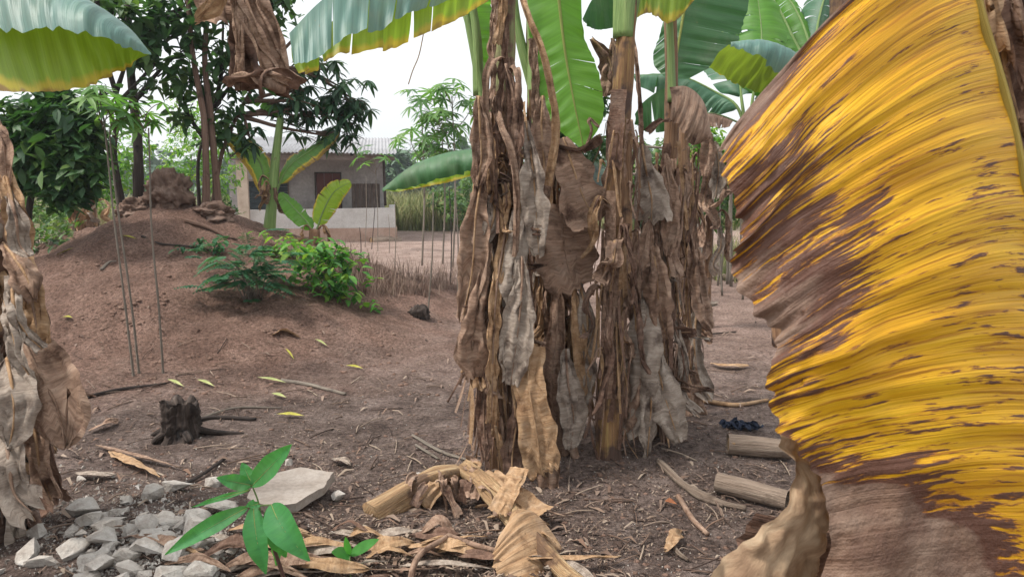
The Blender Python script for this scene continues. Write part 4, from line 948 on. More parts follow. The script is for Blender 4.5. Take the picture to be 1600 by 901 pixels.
banana_leaf(q, [at(1172, 200, d), at(1195, 150, d), at(1230, 100, d + .2), at(1290, 60, d + .3), at(1350, 60, d + .3)], .3, (0, -.6, 1), .9, .9, 7, 304, G_DARK, .2, .014)
banana_leaf(q, [at(1172, 200, d), at(1150, 190, d - .2), at(1125, 180, d - .3), at(1100, 178, d - .4), at(1085, 200, d - .5)], .12, (0, -.6, 1), .9, .9, 3, 305, DEAD[0], .3, .01)
q = thing('banana_plant', gd(1290, 8), 'banana plant far back on the right with fringed leaves against the sky', 'banana plant'); d = 8
mb = MB(); tube(mb, [gd(1290, d), at(1285, 300, d), at(1275, 130, d)], [.12, .1, .06], 12, 20, .06, 3); mb.build('pseudostem', S_GR2, q)
for i, L in enumerate([[(1272, 130), (1250, 90), (1210, 40), (1165, -10)], [(1275, 130), (1262, 60), (1240, 10), (1215, -20)], [(1278, 130), (1290, 70), (1310, 20), (1340, 10)], [(1278, 130), (1250, 110), (1200, 95), (1150, 110)], [(1275, 130), (1240, 60), (1205, -5), (1150, -60)], [(1280, 130), (1275, 60), (1290, -10), (1310, -60)]]):
    banana_leaf(q, [at(a, b, d + .2 * k) for k, (a, b) in enumerate(L)], .28, (0, -.6, 1) if i != 1 else (0, -1, .2), .8, .9, 16, 310 + i, (G_DARK, G_LIT, G_DARK)[i % 3], .12, .016)
# the broad folded leaf in front of them and the brown stem it grows from
q = thing('banana_plant', gd(1330, 2.9), 'brown stemmed banana plant behind the yellow leaf, with one folded blue green leaf', 'banana plant'); d = 2.9
Pq = catmull([gd(1330, d), at(1325, 300, d), at(1318, 40, d), at(1322, -120, d)], 14); pseudo(q, Pq, [.09, .065, .05, .045], S_YEL, 8, strips=5)
sheetleaf(q, [(1320, 150, 2.85), (1262, 100, 2.75), (1235, 78, 2.7), (1190, 63, 2.65), (1140, 66, 2.6)],
          [([(1330, 220, 2.7), (1262, 150, 2.62), (1226, 125, 2.58), (1190, 92, 2.55), (1142, 72, 2.58)], -1, G_BLUE)], 41, ruffle=.015, N=44, bulge=(0, -.04, .02))
sheetleaf(q, [(1300, 150, 2.85), (1255, 120, 2.78), (1220, 92, 2.76), (1185, 76, 2.74), (1138, 70, 2.66)],
          [([(1290, 200, 2.85), (1240, 140, 2.82), (1195, 147, 2.82), (1150, 130, 2.82), (1106, 104, 2.74)], 1, G_OLIVE)], 43, ruffle=.02, N=50, name='leaf', jag=.06)

SF = 1
# ------------------------------------------------------------------ big overhead leaves
q = thing('banana_plant', gd(-260, 2.3), 'banana plant off the left edge whose wide folded leaf fills the top left corner', 'banana plant')
Pq = catmull([gd(-260, 2.3), at(-250, 300, 2.3), at(-240, 60, 2.2), at(-200, -40, 1.9)], 14); pseudo(q, Pq, [.1, .08, .05, .03], S_GREEN, 9, strips=3)
sheetleaf(q, [(-190, -90, 1.9), (-60, -80, 1.6), (60, -45, 1.45), (142, 2, 1.36), (200, 42, 1.3), (236, 84, 1.26)],
          [([(-180, 30, 1.6), (-60, 42, 1.35), (10, 48, 1.24), (70, 47, 1.2), (120, 50, 1.18), (180, 68, 1.2), (237, 86, 1.25)], SF, G_BLUE)], 51, ruffle=.008, N=60, bulge=(0, -.03, .02), pleat=.0012, pk=90)
sheetleaf(q, [(-180, -20, 1.7), (-60, 0, 1.5), (20, 20, 1.4), (100, 30, 1.34), (160, 48, 1.3), (236, 84, 1.27)],
          [([(-160, 130, 1.5), (-60, 140, 1.4), (30, 143, 1.32), (90, 142, 1.3), (150, 130, 1.28), (190, 112, 1.27), (215, 92, 1.27)], 1, G_YEL)], 53, ruffle=.007, N=60, pleat=.0012, pk=80)
# leaf with torn strips arching left from the foremost plant
sheetleaf(p1, [(785, -130, 3.4), (700, -90, 3.0), (600, -60, 2.8), (510, -5, 2.65), (452, 52, 2.55)],
          [([(745, -20, 3.2), (690, 6, 2.95), (640, 20, 2.75), (590, 45, 2.65), (535, 62, 2.56), (490, 98, 2.5), (458, 102, 2.5)], -1, G_BLUE)], 61, (.24, .42, .55, .72), ruffle=.012, N=70, gap=.10, sway=.02)
sheetleaf(p1, [(785, -110, 3.45), (700, -60, 3.1), (600, -20, 2.9), (510, 40, 2.75), (455, 75, 2.62)],
          [([(762, 2, 3.3), (715, 30, 3.1), (660, 55, 2.95), (600, 76, 2.82), (530, 90, 2.72), (495, 108, 2.65), (458, 120, 2.6)], 1, G_YEL)], 63, (.3, .38, .5, .62, .8, .9), ruffle=.012, N=70, gap=.12, sway=.03)
# drooping green leaf left of the clump
q = p2
sheetleaf(q, [(800, 240, 4.5), (755, 233, 4.6), (700, 238, 4.7), (645, 258, 4.8), (598, 294, 4.9)],
          [([(800, 280, 4.4), (760, 266, 4.5), (702, 276, 4.6), (652, 290, 4.7), (598, 300, 4.88)], 1, G_DARK)], 71, ruffle=.02, N=50, bulge=(0, -.05, .02))
sheetleaf(q, [(800, 250, 4.6), (755, 245, 4.7), (700, 252, 4.8), (645, 276, 4.9), (598, 297, 4.95)],
          [([(800, 290, 4.6), (758, 272, 4.7), (705, 284, 4.8), (665, 292, 4.88), (622, 300, 4.93)], 1, G_YEL)], 73, ruffle=.03, N=50, jag=.06)
# shrivelled brown leaf hanging at the top left
q = thing('dead_leaf', at(385, -80, 2.0), 'shrivelled brown banana leaf hanging in folds at the top, left of centre', 'dead leaf')
def folds(root, L, seed, az=0):
    for i, (pts, wpx, m, fo, pr) in enumerate(L): hang(root, pts, wpx, m, seed + i, fo, az=az, prof=pr, name='fold', rib=False, M=16)
folds(q, [([(335, -70, 2.0), (362, -5, 2.0), (376, 50, 2.0), (384, 100, 1.98), (392, 140, 1.96)], 46, 3, 1.2, 'x'),
          ([(365, -50, 1.95), (400, 5, 1.93), (428, 65, 1.93), (446, 125, 1.93)], 38, 0, 1.1, 'leaf'),
          ([(340, -60, 1.98), (335, -10, 1.96), (350, 20, 1.95), (355, 35, 1.95)], 56, 0, .6, 'x'),
          ([(350, -40, 1.92), (380, 15, 1.9), (400, 60, 1.9), (418, 95, 1.9), (428, 125, 1.9)], 20, 0, .7, 'x'),
          ([(330, -50, 1.9), (345, -20, 1.88), (330, 10, 1.88), (308, 34, 1.88)], 24, 2, .6, 'leaf'),
          ([(368, -10, 1.9), (373, 50, 1.9), (376, 100, 1.9), (372, 140, 1.9)], 16, 0, .8, 'x'),
          ([(366, 132, 1.94), (395, 128, 1.9), (430, 128, 1.9), (466, 142, 1.92)], 44, 3, .9, 'x'),
          ([(370, 120, 1.9), (395, 118, 1.88), (425, 124, 1.88), (450, 135, 1.9)], 24, 0, .9, 'x')], 400)
rb = MB(); tube(rb, [at(380, -140, 2.05), at(382, -40, 2.0), at(376, 60, 1.99), at(380, 135, 1.95)], [.012, .01, .007], 6, 20, wob=.3); rb.build('midrib', DEAD[0], q)
# fine hanging strand
mb = MB(); tube(mb, [at(664, 40, 3.0), at(655, 85, 3.0), at(645, 110, 3.0), at(638, 132, 3.0)], .0022, 5, 14); mb.build('strand', DEAD[2], p1)

# ------------------------------------------------------------------ left hand clump
D = 2.95
pL, PL = plant('banana_plant', 'banana plant at the left edge wrapped in big grey brown dead leaves', (-60, D), [(-60, 600, D), (-65, 400, D), (-75, 200, D), (-90, -50, D)], lambda t: .12 - .05 * t, S_BROWN, 12, 6)
fibres(pL, PL, 120, .15, 1.4, .15, 7006)
skirt(pL, PL, 44, .3, 1.3, .13, .4, .8, .07, .14, 112, (0, 0, 1, 2, 3), az0=-.6)
for i, a in enumerate([
    ([(-15, 180, 2.9), (5, 230, 2.8), (10, 280, 2.8), (5, 330, 2.8)], 40, 0, .9, 'hang'),
    ([(5, 250, 2.85), (18, 310, 2.75), (30, 360, 2.75), (40, 395, 2.75)], 50, 2, 1.0, 'hang'),
    ([(10, 290, 2.8), (25, 340, 2.7), (30, 380, 2.7), (45, 400, 2.68)], 30, 1, .8, 'hang'),
    ([(5, 380, 2.85), (28, 410, 2.72), (45, 440, 2.68), (52, 470, 2.68)], 50, 0, 1.2, 'hang'),
    ([(30, 395, 2.8), (45, 450, 2.72), (55, 500, 2.7), (62, 560, 2.7)], 36, 2, .7, 'x'),
    ([(8, 470, 2.7), (18, 510, 2.6), (30, 560, 2.58), (55, 600, 2.58)], 34, 1, 1.0, 'hang'),
    ([(30, 520, 2.72), (60, 580, 2.62), (90, 640, 2.58), (102, 700, 2.58)], 96, 0, .55, 'leaf'),
    ([(10, 560, 2.65), (18, 600, 2.55), (22, 650, 2.52), (14, 700, 2.52)], 66, 1, .6, 'leaf'),
    ([(5, 660, 2.6), (14, 720, 2.5), (22, 770, 2.48), (50, 800, 2.46)], 60, 1, 1.0, 'x'),
    ([(40, 620, 2.72), (55, 680, 2.62), (62, 730, 2.6), (80, 780, 2.58)], 60, 0, .9, 'x'),
    ([(55, 690, 2.7), (70, 730, 2.68), (75, 770, 2.68), (85, 790, 2.66)], 56, 3, .9, 'x'),
    ([(20, 430, 2.7), (22, 480, 2.6), (40, 520, 2.6), (66, 545, 2.6)], 20, 1, .8, 'x')]):
    hang(pL, a[0], a[1], a[2], 500 + i, a[3], az=.1, prof=a[4], M=16)

# ------------------------------------------------------------------ the yellow leaf close to the camera
pR = thing('banana_plant', gd(2050, 1.45), 'banana plant off the right edge with a huge streaked yellow leaf hanging close', 'banana plant')
Pq = catmull([gd(2050, 1.45), at(2000, 300, 1.4), at(1850, -200, 1.25), at(1650, -420, 1.05), at(1500, -330, .92), at(1492, -180, .88)], 22); 
mb = MB(); tube(mb, Pq, lambda t: .075 - .068 * t ** .6, 12, 50, .06, 3); mb.build('pseudostem', S_GREEN, pR)
def mat_yellow():
    n = NT('yellow_leaf'); uv = n.uv(); su = n.n('SeparateXYZ', {0: uv}); p = n.n('TexCoord').outputs['Object']
    u = n.math('ABSOLUTE', n.math('MULTIPLY', n.math('SUBTRACT', su.outputs[0], .5), 2)); vv = su.outputs[1]
    wv = n.n('CombineXYZ', {0: n.math('ADD', u, n.math('MULTIPLY', n.math('SUBTRACT', n.noise(n.scale(uv, (6, 9, 1)), 1, 3), .5), .06)), 1: n.math('ADD', vv, n.math('MULTIPLY', n.math('SUBTRACT', n.noise(n.scale(uv, (9, 14, 1)), 1, 3), .5), .012)), 2: 0}).outputs[0]
    st = n.noise(n.scale(wv, (4.2, 105, 1)), 1, 4, .6); st2 = n.noise(n.scale(wv, (13, 240, 1)), 1, 4, .65); st3 = n.noise(n.scale(wv, (2.8, 30, 1)), 1, 3, .55)
    big = n.noise(n.scale(wv, (2.2, 5, 1), (3.1, 1.7, 0)), 1, 3, .5); tiny = n.noise(n.scale(uv, (1.5, 420, 1)), 1, 3, .6)
    # tendency towards the margin and the lower end
    ed = n.math('ADD', u, n.math('MULTIPLY', n.maprange(n.math('ADD', vv, n.math('MULTIPLY', u, .10)), .955, 1.08), 1.0))
    ed = n.math('ADD', ed, n.math('MULTIPLY', n.maprange(vv, .10, .0), .55))
    ed = n.math('SUBTRACT', ed, n.math('MULTIPLY', n.maprange(vv, .40, .05), .26))
    # the lower margin stays yellow for a stretch
    ed = n.math('SUBTRACT', ed, n.math('MULTIPLY', n.math('MULTIPLY', n.maprange(vv, .56, .64), n.maprange(vv, .84, .76)), .42))
    lift = n.math('MULTIPLY', n.math('SUBTRACT', big, .5), .65)
    k = n.math('ADD', n.math('ADD', n.maprange(ed, .42, 1.14, .060, .58), n.math('MULTIPLY', lift, .30)), n.math('ADD', n.math('MULTIPLY', n.math('SUBTRACT', st, .5), 1.15), n.math('ADD', n.math('MULTIPLY', n.math('SUBTRACT', st3, .5), .75), n.math('MULTIPLY', n.math('SUBTRACT', st2, .5), .7))))
    yel = n.ramp(n.math('ADD', n.math('MULTIPLY', big, .5), n.math('MULTIPLY', n.noise(n.scale(uv, (2, 30, 1)), 1, 3), .5)), [(.35, (.54, .25, .007)), (.5, (.66, .345, .009)), (.65, (.74, .43, .016))])
    k = n.math('ADD', k, n.maprange(vv, .35, .7, 0, .035))
    fl = n.noise(n.scale(wv, (2.2, 150, 1), (4, 4, 0)), 1, 2, .5)
    yel = n.mix(n.maprange(fl, .54, .66), yel, (.40, .17, .006))
    yel = n.mix(.75, yel, n.ramp(tiny, [(.3, .72), (.7, 1.2)]), 'MULTIPLY')
    c = n.mix(n.maprange(k, .20, .27), yel, (.34, .12, .018)); c = n.mix(n.maprange(k, .255, .30), c, (.11, .048, .030))
    dry = n.ramp(n.noise(n.scale(wv, (3, 40, 1), (8, 2, 0)), 1, 5, .65), [(.3, (.12, .060, .036)), (.5, (.22, .135, .092)), (.7, (.31, .215, .16))])
    dry = n.mix(n.maprange(n.noise(p, 18, 5, .65), .42, .62), dry, (.15, .085, .06)); dry = n.mix(n.math('MULTIPLY', n.maprange(n.noise(p, 11, 4, .6), .5, .66), .45), dry, (.33, .24, .185))
    dry = n.mix(.3, dry, n.ramp(tiny, [(.3, .6), (.7, 1.25)]), 'MULTIPLY')
    k2 = n.math('ADD', ed, n.math('ADD', n.math('MULTIPLY', lift, .42), n.math('MULTIPLY', n.math('SUBTRACT', st3, .5), .55)))
    dm = n.math('MULTIPLY', n.maprange(k2, .88, .94), n.maprange(k, .26, .32))
    c = n.mix(n.math('MAXIMUM', dm, n.maprange(k2, .95, 1.01)), c, dry)
    hgt = n.math('ADD', n.math('ADD', n.math('MULTIPLY', tiny, .25), n.math('MULTIPLY', n.noise(p, 60, 4, .65), n.maprange(ed, .5, .9, 0, 1.4))), n.math('ADD', n.math('MULTIPLY', n.noise(n.scale(uv, (1.2, 55, 1)), 1, 3), 1.4), n.math('MULTIPLY', n.maprange(k, .2, .35), -.15)))
    return n.fin(c, .5, hgt, .55, .006, .14, tcol=c, spec=.35)
YM = mat_yellow()
Amid = [(1503, -127, .90), (1512, -60, .89), (1528, 20, .88), (1552, 100, .875), (1575, 180, .87), (1597, 285, .86), (1608, 380, .855), (1625, 480, .85), (1655, 600, .84), (1688, 690, .84), (1720, 790, .83), (1755, 980, .82)]
Bmar = [(1128, 224, .80), (1124, 262, .78), (1150, 318, .77), (1160, 365, .76), (1144, 415, .755), (1178, 485, .75), (1208, 540, .74), (1200, 600, .73), (1214, 665, .73), (1266, 735, .73), (1287, 810, .73), (1272, 990, .72)]
mb = MB(); half_blade(mb, [at(*p) for p in Amid], [at(*p) for p in Bmar], -1, (), 300, 70, V((-.005, -.035, .030)), .010, 611, rk=6, pleat=.0007, pk=150, jag=.035)
# dried rumples towards the margin
for i, p in enumerate(mb.v):
    u, v = mb.uv[i]; s = abs(u - .5) * 2; a = max(0, s - .45) / .55
    q1 = noise.noise(V((s * 4, v * 7, 1))) + .3 * noise.noise(V((s * 9, v * 15, 4))) + .10 * noise.noise(V((s * 26, v * 34, 4)))
    p += V((.12, -.85, .08)) * (.026 * a * q1) + V((.05, .05, 0)) * max(0, s - .93) * 3 * (.2 + noise.noise(V((v * 9, 3, 0)))) + V((0, -1, 0)) * (.0018 * math.sin(v * 70 + 3 * s + 2 * math.sin(v * 9)) * min(1, (1 - s) * 3))
yl = mb.build('leaf', YM, pR)
mb = MB(); half_blade(mb, [at(*p) for p in Amid], [at(px - 90, py + 10, dd + .25) for px, py, dd in Amid], 1, (), 60, 8, None, .01, 612); mb.build('blade', YM, pR, yl)
rb = MB(); tube(rb, [at(a, b, c + .006) for a, b, c in Amid], lambda t: .0085 - .003 * t, 8, 60); rb.build('midrib', mat_stem('midrib_yellow', (.45, .28, .05), (.6, .42, .07), (.66, .5, .12), (.4, .24, .06), 0), pR, yl)
# dry folded lower end of the same leaf
def mat_drytan():
    n = NT('dry_leaf_tan'); uv = n.uv(); p = n.n('TexCoord').outputs['Object']
    a = n.noise(n.scale(uv, (9, 4.5, 1)), 1, 6, .7, .6); b = n.noise(n.scale(uv, (70, 14, 1)), 1, 4, .7); g = n.noise(p, 14, 4)
    c = n.ramp(a, [(.3, (.22, .135, .08)), (.5, (.37, .25, .155)), (.7, (.48, .36, .24))]); c = n.mix(n.maprange(g, .52, .7), c, (.22, .13, .08))
    c = n.mix(.5, c, n.ramp(b, [(.3, .65), (.7, 1.2)]), 'MULTIPLY')
    return n.fin(c, .75, n.math('ADD', a, n.math('MULTIPLY', g, 2)), .6, .005, .1)
TAN = mat_drytan()
def fold(A, B, seed, name='dry_fold', m=TAN, amp=.016, fr=20, ri=.01, bul=(0, -.03, 0)):
    mb = MB(); half_blade(mb, [at(*p) for p in A], [at(*p) for p in B], 1, (), 70, 30, V(bul), ri, seed, rk=5, jag=.04)
    for p in mb.v: p += V((.3, -1, .2)) * amp * (noise.noise(p * fr + V((seed, 0, 0))) + .55 * abs(noise.noise(p * fr * 2.3)) * 2 + .25 * noise.noise(p * fr * 6))
    return mb.build(name, m, pR, yl)
fold([(1212, 640, .75), (1216, 690, .76), (1240, 730, .76), (1225, 780, .76), (1160, 840, .76), (1090, 900, .76), (1050, 940, .76)],
     [(1250, 680, .78), (1285, 730, .79), (1296, 770, .80), (1296, 830, .80), (1280, 880, .80), (1280, 930, .80), (1275, 990, .80)], 701, fr=14)
fold([(1180, 800, .83), (1150, 860, .84), (1120, 920, .85), (1100, 990, .85)], [(1290, 790, .88), (1300, 850, .9), (1290, 920, .9), (1280, 990, .9)], 703, m=DEAD[3])
# right edge: dark dead leaf and a green one
hang(pR, [(1545, -60, 1.02), (1556, 20, 1.02), (1568, 90, 1.02), (1580, 150, 1.02), (1604, 230, 1.02), (1640, 300, 1.02)], 66, 3, 801, .8, prof='x', M=18, N=50)
hang(pR, [(1570, -60, 1.0), (1590, 10, .99), (1604, 60, .99), (1625, 130, .99)], 50, 3, 802, .9, prof='x', M=18, N=50)
hang(pR, [(1530, -60, .96), (1545, 0, .96), (1550, 40, .96), (1560, 80, .96)], 24, 2, 803, .6, prof='x', M=12, N=40)
sheetleaf(pR, [(1560, -80, 1.3), (1600, 10, 1.3), (1640, 90, 1.3), (1690, 170, 1.3)], [([(1640, -120, 1.25), (1690, -30, 1.25), (1720, 60, 1.25), (1740, 150, 1.25)], 1, G_LIT), ([(1500, -60, 1.32), (1535, 30, 1.32), (1560, 100, 1.33), (1620, 180, 1.33)], -1, G_LIT)], 81, rib=.01)

# ------------------------------------------------------------------ ground objects
# broken pseudostems fallen at the foot of the foremost plant
def gpx(px, py, dz=0): p = ground(px, py); return V((p.x, p.y, p.z + dz))
def fallen():
    root = thing('fallen_banana_stem', ground(650, 815), 'cut pale banana stem lying slantwise against the foot of the foremost plant', 'banana stem')
    a = at(580, 805, 3.05); b = at(690, 750, 3.35); mb = MB(); tube(mb, [a, a.lerp(b, .5) + V((0, 0, .012)), b, at(728, 742, 3.5)], [.055, .062, .066, .05], 18, 40, .10, 4, 3, wob=.2, vs=2); mb.build('stem', S_CUT, root)
    for i in range(9):
        s = at(rnd.uniform(640, 745), rnd.uniform(740, 760), rnd.uniform(3.15, 3.35)); e = V((s.x + rnd.uniform(-.1, .1), s.y - rnd.uniform(.05, .2), h(s.x, s.y) + .02)); mb = MB()
        ribbon(mb, [s, s.lerp(e, .4) + V((0, -.05, .05)), e], rnd.uniform(.02, .045), 1200 + i, .9, prof='x', N=22, M=8); mb.build('sheath', DEAD[rnd.choice((0, 2, 2, 3))], root)
    root = thing('fallen_banana_stem', ground(820, 800), 'split brown banana stem slanting down to the bottom edge from the foremost plant', 'banana stem')
    P = [at(728, 735, 3.45), at(770, 770, 3.15), at(830, 840, 2.8), at(880, 900, 2.55), at(920, 950, 2.4)]
    for p in P: p.z = max(p.z, h(p.x, p.y) + .04)
    mb = MB(); tube(mb, P, [.05, .052, .045, .035, .03], 16, 50, .14, 4, 5, wob=.25, vs=2); mb.build('stem', S_CUT, root)
    mb = MB(); ribbon(mb, [at(880, 740, 3.2), at(848, 790, 2.95), at(815, 850, 2.72), at(800, 930, 2.6)][::1], .001, 1, 0); 
    for i in range(14):
        q = i / 13; s_ = P[0].lerp(P[2], q) + V((rnd.uniform(-.04, .04), rnd.uniform(-.04, .02), .045)); e = s_ + V((rnd.uniform(-.03, .12), -rnd.uniform(.06, .16), -.04)); e.z = max(e.z, h(e.x, e.y) + .02)
        mb = MB(); ribbon(mb, [s_ + V((-.03, .04, .01)), s_, s_.lerp(e, .6) + V((0, 0, .01)), e], rnd.uniform(.012, .035), 1400 + i, 1.0, prof='x', N=20, M=8, az=rnd.uniform(0, 3)); mb.build('sheath', DEAD[rnd.choice((0, 2, 0, 3))], root)
    half = MB(); half_blade(half, [at(*p) for p in [(812, 795, 2.95), (835, 800, 2.9), (862, 830, 2.85), (895, 885, 2.75), (905, 925, 2.7)]],
                            [at(*p) for p in [(800, 810, 2.85), (775, 850, 2.66), (772, 880, 2.6), (780, 910, 2.56), (800, 960, 2.5)]], 1, (), 50, 12, V((0, -.05, .05)), .015, 91)
    half.build('dead_leaf', DEAD[2], root)
    mb = MB(); ribbon(mb, [at(812, 730, 3.15), at(796, 765, 3.0), at(776, 800, 2.9)], .042, 1302, .35, az=0, prof='x', twist=.2); mb.build('sheath', DEAD[2], root)
    mb = MB(); ribbon(mb, [at(760, 735, 3.3), at(790, 760, 3.1), at(830, 790, 3.0), at(850, 800, 2.95)], .06, 1303, .5, az=.5, prof='x', twist=.2); mb.build('sheath', DEAD[2], root)
fallen()
def stick(pts, r0, label, mat=BARK_P, name='stick', group=None, seed=0, cat='stick', seg=7, dz=.012):
    P = [gpx(a, b, dz) for a, b in pts] if len(pts[0]) == 2 else [at(*p) for p in pts]
    mb = MB(); tube(mb, P, [r0, r0, r0 * .7], seg, 24, .1, 2, seed, wob=.35); return tag(mb.build(name, mat), label, cat, group)
stick([(1030, 728), (1070, 765), (1120, 790), (1165, 800)], .018, 'long pale stick pointing from the grey skirted plant towards the yellow leaf', LOG)
stick([(1050, 745), (1090, 780), (1130, 795)], .012, 'shorter stick lying along the long pale one on the right', LOG, seed=3)
stick([(1130, 745), (1160, 765), (1200, 775)], .012, 'thin curved stick between the two pale logs', BARK_P, seed=4)
stick([(1060, 780), (1080, 815), (1105, 840)], .015, 'brown stick beside the little orange leaf', DEAD[0], seed=5)
stick([(1100, 630), (1150, 636), (1200, 628)], .014, 'straight tan stick on the soil behind the blue cloth', DEAD[2], seed=6)
stick([(440, 597), (480, 603), (540, 618)], .014, 'pale stick with a bend lying before the mound', BARK_P, seed=7)
stick([(130, 625), (180, 612), (260, 602)], .012, 'thin twig lying at the foot of the cassava stems', BARK_D, seed=8)
stick([(310, 660), (340, 655), (400, 658)], .014, 'dark stick right of the charred stump', BARK_D, seed=9)
stick([(645, 685), (690, 710), (730, 722)], .010, 'thin twig pointing at the foot of the foremost plant', BARK_P, seed=10)
stick([(650, 700), (685, 722)], .008, 'short twig beside the thin twig left of the foremost plant', BARK_P, seed=11)
stick([(250, 768), (300, 755), (352, 720)], .009, 'slender dark twig above the rubble', BARK_D, seed=12)
stick([(320, 655), (370, 640), (440, 640)], .007, 'fine twig beyond the charred stump', BARK_P, seed=13)
stick([(1000, 530), (1060, 528), (1150, 520)], .009, 'thin stick on the pale soil behind the clump on the right', BARK_D, seed=14)
stick([(1050, 855), (1060, 870), (1075, 880)], .010, 'broken stub of stick near the bottom right', LOG, seed=15)
stick([(640, 1000, 2.35), (648, 880, 2.55), (700, 836, 2.75)], .012, 'bent dry stalk leaning over the litter, its foot at the bottom edge', DEAD[0], seed=16, name='dry_stalk', cat='dry stalk')
stick([(700, 836, 2.75), (760, 856, 2.7), (820, 868, 2.7)], .012, 'dry stalk lying across to the folded tan leaf', DEAD[0], seed=17, name='dry_stalk', cat='dry stalk')
# logs on the right
def log(a, b, r0, label, seed, end=TAGR, dz=.05):
    A, B = gpx(*a, dz), gpx(*b, dz); root = thing('log', (A + B) / 2 - V((0, 0, dz)), label, 'log'); mb = MB(); tube(mb, [A, A.lerp(B, .5), B], [r0, r0 * 1.02, r0 * .95], 18, 16, .03, 3, seed, cap=False, wob=.12, vs=2); mb.build('bark', LOG, root)
    T = (B - A).normalized(); mb = MB(); tube(mb, [A + T * .004, A + T * .012, A + T * .02, A + T * .03], [r0 * .5, r0 * .93, r0 * .95, r0 * .95], 16, 6, .05, 3, seed); mb.build('cut_end', S_CUT, root)
log((1136, 712), (1235, 720), .052, 'thick pale log with a rough cut end, next to the blue cloth', 3, dz=.06)
log((1120, 772), (1230, 800), .045, 'smaller pale log nearer to the camera than the thick one', 4)
log((1080, 432), (1150, 440), .06, 'pale plank like log on the far yard, right of the dead stems', 5, dz=.04)
log((1040, 424), (1140, 424), .05, 'thin pale log on the far yard behind the plank', 6, dz=.05)
log((580, 378), (625, 376), .12, 'flat pale slab at the right corner of the house', 7, dz=.0)
# blue cloth
mb = MB(); c = gpx(1147, 672)
for i in range(7): 
    a = i * .9; s = c + V(((i - 3) * .022, rnd.uniform(-.03, .03), .015)); ribbon(mb, [s, s + V((.03, .01, .025)), s + V((.06, -.02, .008)), s + V((.08, .01, .012))], .03, 1500 + i, 1.4, az=a, prof='x', N=16, M=8)
tag(mb.build('crumpled_cloth', CLOTH), 'small crumpled dark blue cloth on the soil beside the thick pale log', 'cloth')
# charred stump left
def stump():
    b = ground(284, 682); root = thing('stump', b, 'short charred tree stump standing on bare soil in front of the mound', 'stump'); n = 72; m = 28; mb = MB(); v = []; f = []; uv = []
    for i in range(m + 1):
        t = i / m; z = t * .23
        for j in range(n):
            a = 2 * math.pi * j / n; r = .090 * (1 + .6 * (1 - t) ** 5 + .05 * t) * (1 + .16 * noise.noise(V((math.cos(a) * 2, math.sin(a) * 2, t * 1.2))) + .20 * noise.noise(V((math.cos(a) * 5, math.sin(a) * 5, t * 3))) + .13 * noise.noise(V((math.cos(a) * 9, math.sin(a) * 9, t * 9))) + .10 * noise.noise(V((math.cos(a) * 16, math.sin(a) * 16, t * 14))))
            v.append(b + V((math.cos(a) * r, math.sin(a) * r, z - .03 + (.05 * noise.noise(V((math.cos(a) * 2.5, math.sin(a) * 2.5, 9))) * t)))); uv.append((j / n, t * .4))
    for i in range(m):
        for j in range(n): k = (j + 1) % n; f.append((i * n + j, i * n + k, (i + 1) * n + k, (i + 1) * n + j))
    # hollow, rough top
    for q, (s, dz) in enumerate(((.75, -.02), (.4, -.05), (.05, -.06))):
        for j in range(n):
            p = v[m * n + j]; c = b + V((0, 0, .22)); v.append(c + (p - c) * s + V((0, 0, dz + .03 * noise.noise(p * 30 + V((q, 0, 0))))))
            uv.append((j / n, .5 + q * .1))
    for i in range(m, m + 3):
        for j in range(n): k = (j + 1) % n; f.append((i * n + j, i * n + k, (i + 1) * n + k, (i + 1) * n + j))
    mb.add(v, f, uv); mb.build('trunk', CHAR, root)
    for i, (a, L) in enumerate(((2.9, .2), (.1, .34), (-.9, .15), (4.0, .14))):
        mb = MB(); d = V((math.cos(a), math.sin(a), 0)); P = [b + d * .06 + V((0, 0, .05)), b + d * .15 + V((0, 0, .02)), b + d * L]; P[1].z = h(P[1].x, P[1].y) + .02; P[2].z = h(P[2].x, P[2].y)
        tube(mb, P, [.028, .02, .008], 7, 12, wob=.4, seed=i); mb.build('root', CHAR, root)
stump()
mb = MB(); p = ground(656, 496); lump(mb, p + V((0, 0, .04)), .10, .08, .08, 5, 26, .5, 3); tag(mb.build('stump', CHAR), 'small dark stump on the soil beyond the clump, left of it', 'stump')
